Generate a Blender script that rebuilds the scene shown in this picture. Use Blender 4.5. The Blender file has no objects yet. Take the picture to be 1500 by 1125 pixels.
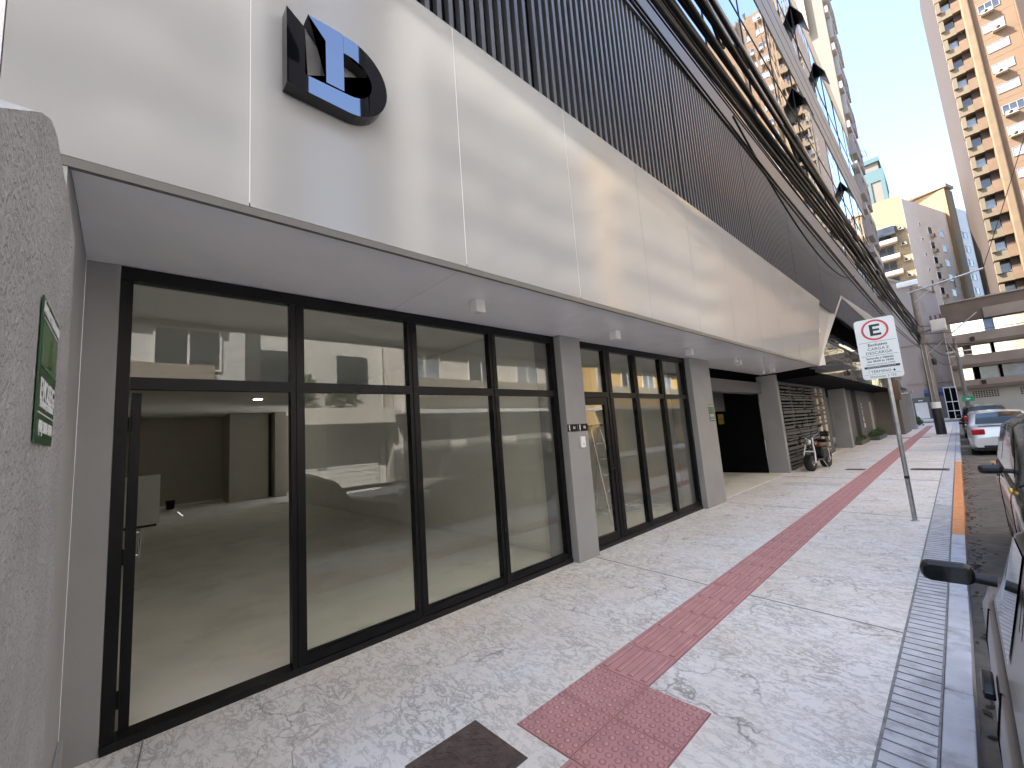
import bpy, bmesh, math, random
from mathutils import Vector, Matrix
random.seed(7)
R = math.radians
S = bpy.context.scene
COL = S.collection

# ------------------------------------------------------------------ camera, sky, sun, exposure
CAM = Vector((0, 0, 1.68))
YAW, PITCH, ROLL, FPX = R(46.674), R(7.2607), R(-4.2853), 607.386
fwd = Vector((-math.sin(YAW)*math.cos(PITCH), math.cos(YAW)*math.cos(PITCH), math.sin(PITCH)))
rt = Vector((math.cos(YAW), math.sin(YAW), 0))
up = rt.cross(fwd)
r2 = rt*math.cos(ROLL) + up*math.sin(ROLL)
u2 = -rt*math.sin(ROLL) + up*math.cos(ROLL)
cd = bpy.data.cameras.new('camera')
cam = bpy.data.objects.new('camera', cd); COL.objects.link(cam)
M = Matrix((r2, u2, -fwd)).transposed().to_4x4(); M.translation = CAM
cam.matrix_world = M
cd.sensor_width = 36; cd.sensor_fit = 'HORIZONTAL'; cd.lens = FPX/1500*36
cd.clip_start = 0.02; cd.clip_end = 2000
S.camera = cam

SUN = Vector((-0.52, -0.37, 0.77)).normalized()
W = bpy.data.worlds.new('World'); S.world = W; W.use_nodes = True
wn = W.node_tree.nodes; wl = W.node_tree.links
sky = wn.new('ShaderNodeTexSky'); sky.sky_type = 'NISHITA'; sky.sun_disc = False
sky.sun_elevation = math.asin(SUN.z); sky.sun_rotation = math.atan2(SUN.x, SUN.y)
sky.air_density = 1.0; sky.dust_density = 2.6; sky.ozone_density = 1.0
bg = wn['Background']; bg.inputs['Strength'].default_value = 0.13
wl.new(sky.outputs[0], bg.inputs['Color'])
sl = bpy.data.lights.new('sun', 'SUN'); sl.energy = 4.6; sl.angle = R(0.5); sl.color = (1.0, 0.94, 0.86)
so = bpy.data.objects.new('sun', sl); COL.objects.link(so)
so.rotation_euler = SUN.to_track_quat('Z', 'Y').to_euler()
so.location = (0, 0, 90)
S.view_settings.view_transform = 'Standard'; S.view_settings.look = 'None'
S.view_settings.gamma = 1.0; S.view_settings.exposure = 2.5
S.cycles.max_bounces = 10; S.cycles.transparent_max_bounces = 16; S.cycles.glossy_bounces = 6
S.cycles.use_denoising = True

# ------------------------------------------------------------------ materials
def mat(name, col, rough=0.6, metal=0.0, var=0.12, vscale=3.0, bump=0.0, bscale=60.0, spec=0.5, coat=0.0, stretch=(1, 1, 1), col2=None, c2s=1.2, c2lo=0.5, c2hi=0.7, rvar=0.1):
    m = bpy.data.materials.new(name); m.use_nodes = True
    n = m.node_tree.nodes; l = m.node_tree.links; b = n['Principled BSDF']
    b.inputs['Roughness'].default_value = rough; b.inputs['Metallic'].default_value = metal
    b.inputs['Specular IOR Level'].default_value = spec; b.inputs['Coat Weight'].default_value = coat
    b.inputs['Coat Roughness'].default_value = 0.05
    tc = n.new('ShaderNodeTexCoord'); mp = n.new('ShaderNodeMapping'); mp.inputs['Scale'].default_value = stretch
    l.new(tc.outputs['Object'], mp.inputs['Vector'])
    nz = n.new('ShaderNodeTexNoise'); nz.inputs['Scale'].default_value = vscale; nz.inputs['Detail'].default_value = 6
    l.new(mp.outputs[0], nz.inputs['Vector'])
    rp = n.new('ShaderNodeValToRGB')
    c = col
    rp.color_ramp.elements[0].position = 0.3; rp.color_ramp.elements[1].position = 0.72
    rp.color_ramp.elements[0].color = (*[max(0, x*(1-var)) for x in c], 1)
    rp.color_ramp.elements[1].color = (*[min(1, x*(1+var)) for x in c], 1)
    l.new(nz.outputs['Fac'], rp.inputs['Fac'])
    out = rp.outputs['Color']
    if col2:
        n2 = n.new('ShaderNodeTexNoise'); n2.inputs['Scale'].default_value = c2s; n2.inputs['Detail'].default_value = 8; n2.inputs['Roughness'].default_value = 0.65
        l.new(mp.outputs[0], n2.inputs['Vector'])
        r3 = n.new('ShaderNodeValToRGB'); r3.color_ramp.elements[0].position = c2lo; r3.color_ramp.elements[1].position = c2hi
        l.new(n2.outputs['Fac'], r3.inputs['Fac'])
        mx = n.new('ShaderNodeMixRGB'); mx.inputs['Color2'].default_value = (*col2, 1)
        l.new(r3.outputs['Color'], mx.inputs['Fac']); l.new(out, mx.inputs['Color1']); out = mx.outputs[0]
    l.new(out, b.inputs['Base Color'])
    if rvar:
        mr = n.new('ShaderNodeMapRange'); mr.inputs['To Min'].default_value = max(0.01, rough-rvar*rough); mr.inputs['To Max'].default_value = min(1, rough+rvar*rough)
        l.new(nz.outputs['Fac'], mr.inputs['Value']); l.new(mr.outputs[0], b.inputs['Roughness'])
    if bump:
        nb = n.new('ShaderNodeTexNoise'); nb.inputs['Scale'].default_value = bscale; nb.inputs['Detail'].default_value = 4
        l.new(mp.outputs[0], nb.inputs['Vector'])
        bp = n.new('ShaderNodeBump'); bp.inputs['Strength'].default_value = bump; bp.inputs['Distance'].default_value = 0.02
        l.new(nb.outputs['Fac'], bp.inputs['Height']); l.new(bp.outputs[0], b.inputs['Normal'])
    return m

def glass_mat(name, tint, refl=1.7, base=0.03, rough=0.0, wob=0.0):
    m = bpy.data.materials.new(name); m.use_nodes = True
    n = m.node_tree.nodes; l = m.node_tree.links; n.remove(n['Principled BSDF'])
    o = n['Material Output']; t = n.new('ShaderNodeBsdfTransparent'); t.inputs[0].default_value = (*tint, 1)
    g = n.new('ShaderNodeBsdfGlossy'); g.inputs['Roughness'].default_value = rough
    f = n.new('ShaderNodeLayerWeight'); f.inputs['Blend'].default_value = 0.5
    pw = n.new('ShaderNodeMath'); pw.operation = 'POWER'; pw.inputs[1].default_value = 4.0; l.new(f.outputs['Facing'], pw.inputs[0])
    ma = n.new('ShaderNodeMath'); ma.operation = 'MULTIPLY_ADD'; ma.use_clamp = True
    ma.inputs[1].default_value = refl; ma.inputs[2].default_value = base
    l.new(pw.outputs[0], ma.inputs[0]); mx = n.new('ShaderNodeMixShader')
    l.new(ma.outputs[0], mx.inputs[0]); l.new(t.outputs[0], mx.inputs[1]); l.new(g.outputs[0], mx.inputs[2])
    l.new(mx.outputs[0], o.inputs['Surface'])
    if wob:
        tc = n.new('ShaderNodeTexCoord'); nb = n.new('ShaderNodeTexNoise'); nb.inputs['Scale'].default_value = 0.9
        l.new(tc.outputs['Object'], nb.inputs['Vector']); bp = n.new('ShaderNodeBump'); bp.inputs['Strength'].default_value = wob
        bp.inputs['Distance'].default_value = 0.05
        l.new(nb.outputs['Fac'], bp.inputs['Height']); l.new(bp.outputs[0], g.inputs['Normal'])
    return m

def mirror_mat(name, col, rough=0.02, wob=0.25, scale=0.7, stretch=(1, 1, 1)):
    m = mat(name, col, rough, 1.0, var=0.03, rvar=0)
    n = m.node_tree.nodes; l = m.node_tree.links; b = n['Principled BSDF']
    tc = n.new('ShaderNodeTexCoord'); mp = n.new('ShaderNodeMapping'); mp.inputs['Scale'].default_value = stretch
    nb = n.new('ShaderNodeTexNoise'); nb.inputs['Scale'].default_value = scale; nb.inputs['Detail'].default_value = 2
    l.new(tc.outputs['Object'], mp.inputs['Vector']); l.new(mp.outputs[0], nb.inputs['Vector'])
    bp = n.new('ShaderNodeBump'); bp.inputs['Strength'].default_value = wob; bp.inputs['Distance'].default_value = 0.08
    l.new(nb.outputs['Fac'], bp.inputs['Height']); l.new(bp.outputs[0], b.inputs['Normal'])
    return m

def emit_mat(name, col, st):
    m = bpy.data.materials.new(name); m.use_nodes = True
    b = m.node_tree.nodes['Principled BSDF']; b.inputs['Emission Color'].default_value = (*col, 1); b.inputs['Emission Strength'].default_value = st
    b.inputs['Base Color'].default_value = (*col, 1)
    return m

def sidewalk_mat(name='stamped_concrete', base=(0.86, 0.85, 0.83), dark=(0.42, 0.40, 0.375), warm=(0.82, 0.77, 0.69)):
    m = bpy.data.materials.new(name); m.use_nodes = True
    n = m.node_tree.nodes; l = m.node_tree.links; b = n['Principled BSDF']
    tc = n.new('ShaderNodeTexCoord')
    big = n.new('ShaderNodeTexNoise'); big.inputs['Scale'].default_value = 1.5; big.inputs['Detail'].default_value = 5
    l.new(tc.outputs['Object'], big.inputs['Vector'])
    fine = n.new('ShaderNodeTexNoise'); fine.inputs['Scale'].default_value = 30; fine.inputs['Detail'].default_value = 8; fine.inputs['Roughness'].default_value = 0.72; fine.inputs['Distortion'].default_value = 0.35
    l.new(tc.outputs['Object'], fine.inputs['Vector'])
    # stamped texture: thin wandering ridges (where a noise crosses its middle), stronger in patches, and fine pits
    mpn = n.new('ShaderNodeMapping'); mpn.inputs['Scale'].default_value = (0.75, 1.5, 1.0); mpn.inputs['Rotation'].default_value = (0, 0, 0.35); l.new(tc.outputs['Object'], mpn.inputs['Vector'])
    rg = n.new('ShaderNodeTexNoise'); rg.inputs['Scale'].default_value = 8.5; rg.inputs['Detail'].default_value = 7; rg.inputs['Roughness'].default_value = 0.66; rg.inputs['Distortion'].default_value = 0.5
    l.new(mpn.outputs[0], rg.inputs['Vector'])
    sb = n.new('ShaderNodeMath'); sb.operation = 'SUBTRACT'; sb.inputs[1].default_value = 0.5; l.new(rg.outputs['Fac'], sb.inputs[0])
    ab = n.new('ShaderNodeMath'); ab.operation = 'ABSOLUTE'; l.new(sb.outputs[0], ab.inputs[0])
    rr = n.new('ShaderNodeValToRGB'); rr.color_ramp.elements[0].position = 0.0; rr.color_ramp.elements[0].color = (1, 1, 1, 1); rr.color_ramp.elements[1].position = 0.042; rr.color_ramp.elements[1].color = (0, 0, 0, 1)
    l.new(ab.outputs[0], rr.inputs['Fac'])
    pt = n.new('ShaderNodeTexNoise'); pt.inputs['Scale'].default_value = 2.6; pt.inputs['Detail'].default_value = 3; l.new(tc.outputs['Object'], pt.inputs['Vector'])
    pr = n.new('ShaderNodeValToRGB'); pr.color_ramp.elements[0].position = 0.36; pr.color_ramp.elements[1].position = 0.66; pr.color_ramp.elements[0].color = (.42, .42, .42, 1); l.new(pt.outputs['Fac'], pr.inputs['Fac'])
    fr_ = n.new('ShaderNodeValToRGB'); fr_.color_ramp.elements[0].position = 0.53; fr_.color_ramp.elements[1].position = 0.70; l.new(fine.outputs['Fac'], fr_.inputs['Fac'])
    mxr = n.new('ShaderNodeMath'); mxr.operation = 'MAXIMUM'; l.new(rr.outputs['Color'], mxr.inputs[0]); l.new(fr_.outputs['Color'], mxr.inputs[1])
    r1 = n.new('ShaderNodeMixRGB'); r1.blend_type = 'MULTIPLY'; r1.inputs['Fac'].default_value = 1.0; l.new(mxr.outputs[0], r1.inputs['Color1']); l.new(pr.outputs['Color'], r1.inputs['Color2'])
    # veins: distorted voronoi cell borders, faded in patches
    vn = n.new('ShaderNodeTexNoise'); vn.inputs['Scale'].default_value = 2.2; vn.inputs['Detail'].default_value = 6
    l.new(tc.outputs['Object'], vn.inputs['Vector'])
    va = n.new('ShaderNodeVectorMath'); va.operation = 'MULTIPLY_ADD'; va.inputs[1].default_value = (0.9, 0.9, 0.9)
    l.new(vn.outputs['Color'], va.inputs[0]); l.new(tc.outputs['Object'], va.inputs[2])
    vo = n.new('ShaderNodeTexVoronoi'); vo.feature = 'DISTANCE_TO_EDGE'; vo.inputs['Scale'].default_value = 1.45
    l.new(va.outputs[0], vo.inputs['Vector'])
    r2_ = n.new('ShaderNodeValToRGB'); r2_.color_ramp.elements[0].position = 0.0; r2_.color_ramp.elements[0].color = (1, 1, 1, 1)
    r2_.color_ramp.elements[1].position = 0.018; r2_.color_ramp.elements[1].color = (0, 0, 0, 1)
    l.new(vo.outputs['Distance'], r2_.inputs['Fac'])
    pz = n.new('ShaderNodeTexNoise'); pz.inputs['Scale'].default_value = 1.9; l.new(tc.outputs['Object'], pz.inputs['Vector'])
    r4 = n.new('ShaderNodeValToRGB'); r4.color_ramp.elements[0].position = 0.45; r4.color_ramp.elements[1].position = 0.62; l.new(pz.outputs['Fac'], r4.inputs['Fac'])
    vm = n.new('ShaderNodeMath'); vm.operation = 'MULTIPLY'; l.new(r2_.outputs['Color'], vm.inputs[0]); l.new(r4.outputs['Color'], vm.inputs[1])
    # base tone: pale wash with warmer patches (worn wash)
    rb = n.new('ShaderNodeValToRGB'); rb.color_ramp.elements[0].position = 0.35; rb.color_ramp.elements[1].position = 0.7
    rb.color_ramp.elements[0].color = (*warm, 1); rb.color_ramp.elements[1].color = (*base, 1); l.new(big.outputs['Fac'], rb.inputs['Fac'])
    m1 = n.new('ShaderNodeMixRGB'); m1.inputs['Color2'].default_value = (*dark, 1); l.new(r1.outputs[0], m1.inputs['Fac']); l.new(rb.outputs['Color'], m1.inputs['Color1'])
    m2 = n.new('ShaderNodeMixRGB'); m2.inputs['Color2'].default_value = (0.20, 0.18, 0.16, 1)
    vf = n.new('ShaderNodeMath'); vf.operation = 'MULTIPLY'; vf.inputs[1].default_value = 0.75; l.new(vm.outputs[0], vf.inputs[0])
    l.new(vf.outputs[0], m2.inputs['Fac']); l.new(m1.outputs[0], m2.inputs['Color1'])
    l.new(m2.outputs[0], b.inputs['Base Color']); b.inputs['Roughness'].default_value = 0.62
    hs = n.new('ShaderNodeMath'); hs.operation = 'ADD'; l.new(r1.outputs[0], hs.inputs[0]); l.new(vm.outputs[0], hs.inputs[1])
    bp = n.new('ShaderNodeBump'); bp.invert = True; bp.inputs['Strength'].default_value = 0.45; bp.inputs['Distance'].default_value = 0.006
    l.new(hs.outputs[0], bp.inputs['Height']); l.new(bp.outputs[0], b.inputs['Normal'])
    return m

def stucco_mat(name, col):
    m = mat(name, col, 0.85, var=0.10, vscale=5)
    n = m.node_tree.nodes; l = m.node_tree.links; b = n['Principled BSDF']
    tc = n.new('ShaderNodeTexCoord'); nb = n.new('ShaderNodeTexNoise'); nb.inputs['Scale'].default_value = 52; nb.inputs['Detail'].default_value = 3; nb.inputs['Distortion'].default_value = 0.6
    l.new(tc.outputs['Object'], nb.inputs['Vector'])
    rp = n.new('ShaderNodeValToRGB'); rp.color_ramp.elements[0].position = 0.40; rp.color_ramp.elements[1].position = 0.62; l.new(nb.outputs['Fac'], rp.inputs['Fac'])
    bp = n.new('ShaderNodeBump'); bp.inputs['Strength'].default_value = 0.75; bp.inputs['Distance'].default_value = 0.008
    l.new(rp.outputs[0], bp.inputs['Height']); l.new(bp.outputs[0], b.inputs['Normal'])
    return m

MT = dict(
    fascia=mat('pearl_panel', (0.355, 0.362, 0.372), 0.135, var=0.03, vscale=1.2, spec=0.48, bump=0.02, bscale=2.0),
    ribbon=mat('pearl_ribbon', (0.47, 0.475, 0.48), 0.16, var=0.03, vscale=1.2, spec=0.9, bump=0.05, bscale=2.0),
    seam=mat('panel_sealant', (0.80, 0.80, 0.80), 0.5, var=0.05),
    soffit=mat('soffit_panel', (0.85, 0.85, 0.87), 0.22, var=0.03, spec=0.5),
    pillar=mat('pillar_paint', (0.29, 0.29, 0.29), 0.75, var=0.07, vscale=2, bump=0.15, bscale=120),
    frame=mat('black_aluminium', (0.0045, 0.0045, 0.0055), 0.4, var=0.2, spec=0.22),
    granite=mat('black_granite', (0.008, 0.008, 0.009), 0.3, var=0.5, vscale=80, spec=0.3),
    inwall=mat('interior_plaster', (0.85, 0.84, 0.80), 0.8, var=0.03),
    infloor=mat('interior_cement', (0.86, 0.84, 0.76), 0.5, var=0.08, vscale=1.4, col2=(0.70, 0.68, 0.60), c2s=1.6, c2lo=0.52, c2hi=0.72),
    inceil=mat('interior_ceiling', (0.78, 0.77, 0.73), 0.8, var=0.03),
    slat=mat('slat_metal', (0.115, 0.12, 0.135), 0.36, metal=0.3, var=0.06),
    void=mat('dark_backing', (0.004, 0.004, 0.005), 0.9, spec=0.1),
    grayband=mat('graphite_panel', (0.055, 0.06, 0.075), 0.4, var=0.05, vscale=1),
    spandrel=mat('spandrel_panel', (0.13, 0.128, 0.12), 0.45, var=0.05, vscale=1),
    mirror=mirror_mat('mirror_glazing', (0.70, 0.74, 0.78), 0.015, 0.22, 0.5, (1, 1, 1)),
    darkmirror=mirror_mat('dark_glazing', (0.28, 0.28, 0.27), 0.03, 0.10, 0.8),
    logo=mirror_mat('logo_chrome', (0.30, 0.31, 0.35), 0.02, 0.01, 0.6),
    logoedge=mat('logo_edge', (0.012, 0.012, 0.013), 0.3),
    glass=glass_mat('shop_glass', (0.97, 0.98, 0.96), 0.9, 0.045),
    darkpaint=mat('dark_wall', (0.10, 0.10, 0.10), 0.7, var=0.1),
    black=mat('black_plastic', (0.010, 0.010, 0.010), 0.45, var=0.2),
    rubber=mat('rubber', (0.018, 0.018, 0.018), 0.8, var=0.2, bump=0.2, bscale=80),
    white=mat('white_paint', (0.80, 0.80, 0.79), 0.4, var=0.03),
    steel=mat('galvanised_steel', (0.42, 0.42, 0.41), 0.42, metal=0.75, var=0.18, vscale=12),
    chrome=mat('chrome', (0.72, 0.72, 0.72), 0.12, metal=1.0, var=0.03),
    sidewalk=sidewalk_mat(),
    border=mat('border_concrete', (0.62, 0.63, 0.65), 0.7, var=0.14, vscale=7, bump=0.25, bscale=90, col2=(0.40, 0.39, 0.38), c2s=9),
    groove=mat('joint_dirt', (0.27, 0.26, 0.255), 0.9, var=0.3, vscale=20),
    kerb=mat('kerb_concrete', (0.62, 0.64, 0.68), 0.75, var=0.12, vscale=6, bump=0.2, bscale=80, col2=(0.38, 0.38, 0.38), c2s=5),
    kerbpaint=mat('orange_kerb_paint', (0.80, 0.33, 0.12), 0.6, var=0.12, vscale=14, col2=(0.55, 0.50, 0.45), c2s=6, c2lo=0.63, c2hi=0.66),
    asphalt=mat('asphalt', (0.13, 0.118, 0.10), 0.85, var=0.25, vscale=9, bump=0.4, bscale=140, col2=(0.24, 0.21, 0.165), c2s=1.5),
    tile=mat('red_tactile', (0.53, 0.275, 0.265), 0.7, var=0.10, vscale=7, bump=0.1, bscale=200, col2=(0.62, 0.36, 0.34), c2s=3, c2lo=0.55, c2hi=0.8),
    tilegap=mat('tactile_joint_outline', (0.34, 0.15, 0.145), 0.9),
    rust=mat('cast_iron', (0.13, 0.097, 0.08), 0.6, metal=0.3, var=0.3, vscale=14, bump=0.5, bscale=50),
    cover=mat('concrete_cover', (0.62, 0.60, 0.57), 0.7, var=0.08, vscale=10),
    stucco=stucco_mat('rough_stucco', (0.43, 0.428, 0.42)),
    smoothwall=mat('smooth_render', (0.40, 0.40, 0.405), 0.8, var=0.06, vscale=2, bump=0.1, bscale=120),
    green=mat('sign_green', (0.025, 0.085, 0.030), 0.35, var=0.1),
    green2=mat('sign_green_light', (0.07, 0.17, 0.06), 0.35, var=0.25, vscale=9),
    roadgreen=mat('street_sign_green', (0.02, 0.32, 0.16), 0.4),
    letter=mat('white_lettering', (0.82, 0.82, 0.82), 0.5, var=0.02),
    ink=mat('black_lettering', (0.02, 0.02, 0.022), 0.5),
    signwhite=mat('sign_white', (0.76, 0.79, 0.78), 0.35, var=0.03),
    signred=mat('sign_red', (0.60, 0.045, 0.055), 0.4, var=0.04),
    cable=mat('cable_sheath', (0.006, 0.006, 0.007), 0.55, var=0.3, spec=0.25),
    pole=mat('pole_concrete', (0.20, 0.18, 0.16), 0.8, var=0.15, vscale=5),
    poleblack=mat('pole_black_band', (0.03, 0.03, 0.03), 0.5),
    trafo=mat('transformer_grey', (0.50, 0.49, 0.46), 0.5, var=0.08),
    ceramic=mat('brown_ceramic', (0.07, 0.04, 0.03), 0.3),
    cream=mat('cream_render', (0.36, 0.32, 0.265), 0.8, var=0.06, vscale=0.6),
    ctower=mat('tower_render', (0.14, 0.127, 0.106), 0.8, var=0.06, vscale=0.4), cbal=mat('tower_balcony', (0.24, 0.24, 0.26), 0.8, var=0.05),
    aptbeige=mat('apartment_render', (0.23, 0.18, 0.11), 0.8, var=0.10, vscale=0.5), inshade=mat('interior_shaded_plaster', (0.40, 0.37, 0.31), 0.8, var=0.04),  # second plaster: darker copy of the shop walls, deep-room shade in its colour
    beige=mat('beige_render', (0.13, 0.10, 0.062), 0.8, var=0.10, vscale=0.5),
    ochre=mat('ochre_trim', (0.19, 0.13, 0.065), 0.8, var=0.08, vscale=0.5),
    wwall=mat('white_render', (0.86, 0.88, 0.91), 0.8, var=0.04, vscale=0.5),
    orange=mat('orange_render', (0.155, 0.098, 0.056), 0.8, var=0.07, vscale=0.4),
    orangel=mat('sand_pilaster', (0.155, 0.105, 0.058), 0.8, var=0.18, vscale=0.8),
    orangered=mat('terracotta_panel', (0.14, 0.086, 0.05), 0.8, var=0.15, vscale=0.8),
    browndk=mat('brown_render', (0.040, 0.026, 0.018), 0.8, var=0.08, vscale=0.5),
    brown=mat('brown_concrete', (0.17, 0.115, 0.082), 0.8, var=0.16, vscale=0.8),
    brownl=mat('tan_concrete', (0.32, 0.24, 0.18), 0.8, var=0.14, vscale=0.8),
    gwall=mat('garage_wall', (0.50, 0.44, 0.36), 0.8, var=0.08, vscale=0.6),
    pane=mat('pale_glazing', (0.92, 0.90, 0.72), 0.12, metal=0.85, var=0.10, vscale=0.8, spec=0.6),
    bluepane=mat('blue_glazing', (0.10, 0.20, 0.42), 0.15, var=0.1),
    dkpane=mat('dark_window_glass', (0.045, 0.055, 0.07), 0.06, var=0.5, vscale=0.9, spec=0.8),
    midpane=mat('grey_window_glass', (0.28, 0.32, 0.36), 0.10, var=0.35, vscale=0.7, spec=0.7),
    teal=mat('teal_trim', (0.05, 0.105, 0.115), 0.6, var=0.06),
    pink=mat('weathered_concrete', (0.34, 0.30, 0.29), 0.85, var=0.08, vscale=0.5, col2=(0.17, 0.13, 0.115), c2s=0.5, c2lo=0.55, c2hi=0.75, stretch=(1, 1, 0.25)),
    gatepaint=mat('grey_gate', (0.13, 0.14, 0.15), 0.6, var=0.08),
    leaf=mat('leaf', (0.045, 0.095, 0.025), 0.55, var=0.4, vscale=9),
    leaf2=mat('leaf_pale', (0.10, 0.13, 0.05), 0.55, var=0.4, vscale=9),
    soil=mat('soil', (0.06, 0.045, 0.03), 0.95),
    silver=mat('silver_paint', (0.62, 0.63, 0.64), 0.3, metal=0.35, var=0.03, coat=0.6),
    carblack=mat('black_paint', (0.006, 0.006, 0.007), 0.22, var=0.05, coat=0.0, spec=0.38),
    cargrey=mat('graphite_paint', (0.10, 0.10, 0.10), 0.25, metal=0.7, var=0.05, coat=0.8),
    carwhite=mat('white_car_paint', (0.78, 0.78, 0.77), 0.25, var=0.02, coat=0.7),
    carred=mat('red_car_paint', (0.30, 0.02, 0.02), 0.25, var=0.02, coat=0.7),
    carglass=mat('car_glass', (0.008, 0.010, 0.011), 0.05, var=0.1, spec=0.45),
    redlamp=mat('tail_lamp', (0.42, 0.012, 0.018), 0.12, var=0.15, vscale=20, coat=0.8),
    clearlamp=mat('head_lamp', (0.62, 0.62, 0.60), 0.08, metal=0.6, var=0.3, vscale=25),
    amber=mat('amber_lamp', (0.75, 0.42, 0.05), 0.15, coat=0.6),
    seat=mat('brown_leather', (0.13, 0.055, 0.035), 0.5, var=0.2, vscale=12, bump=0.15, bscale=90),
    curtain=mat('curtain', (0.62, 0.62, 0.58), 0.9, var=0.1),
    wood=mat('ladder_alu', (0.60, 0.60, 0.58), 0.35, metal=0.6),
    yellow=mat('yellow_sign', (0.16, 0.11, 0.012), 0.6),
    blue=mat('blue_tarp', (0.03, 0.06, 0.16), 0.5),
    opp1=mat('opposite_white', (0.70, 0.69, 0.66), 0.8, var=0.05, vscale=0.6),
    opp2=mat('opposite_sand', (0.72, 0.68, 0.62), 0.8, var=0.06, vscale=0.6),
    opp4=mat('opposite_gold', (0.74, 0.50, 0.20), 0.8, var=0.06, vscale=0.6),
    opp3=mat('opposite_grey', (0.66, 0.66, 0.66), 0.8, var=0.06, vscale=0.6),
    shutter=mat('roller_shutter', (0.30, 0.30, 0.29), 0.5, var=0.06),
    mark=mat('orange_road_paint', (0.62, 0.28, 0.12), 0.8, var=0.2, vscale=8, col2=(0.15, 0.10, 0.08), c2s=8, c2lo=0.6, c2hi=0.65),
)

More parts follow.
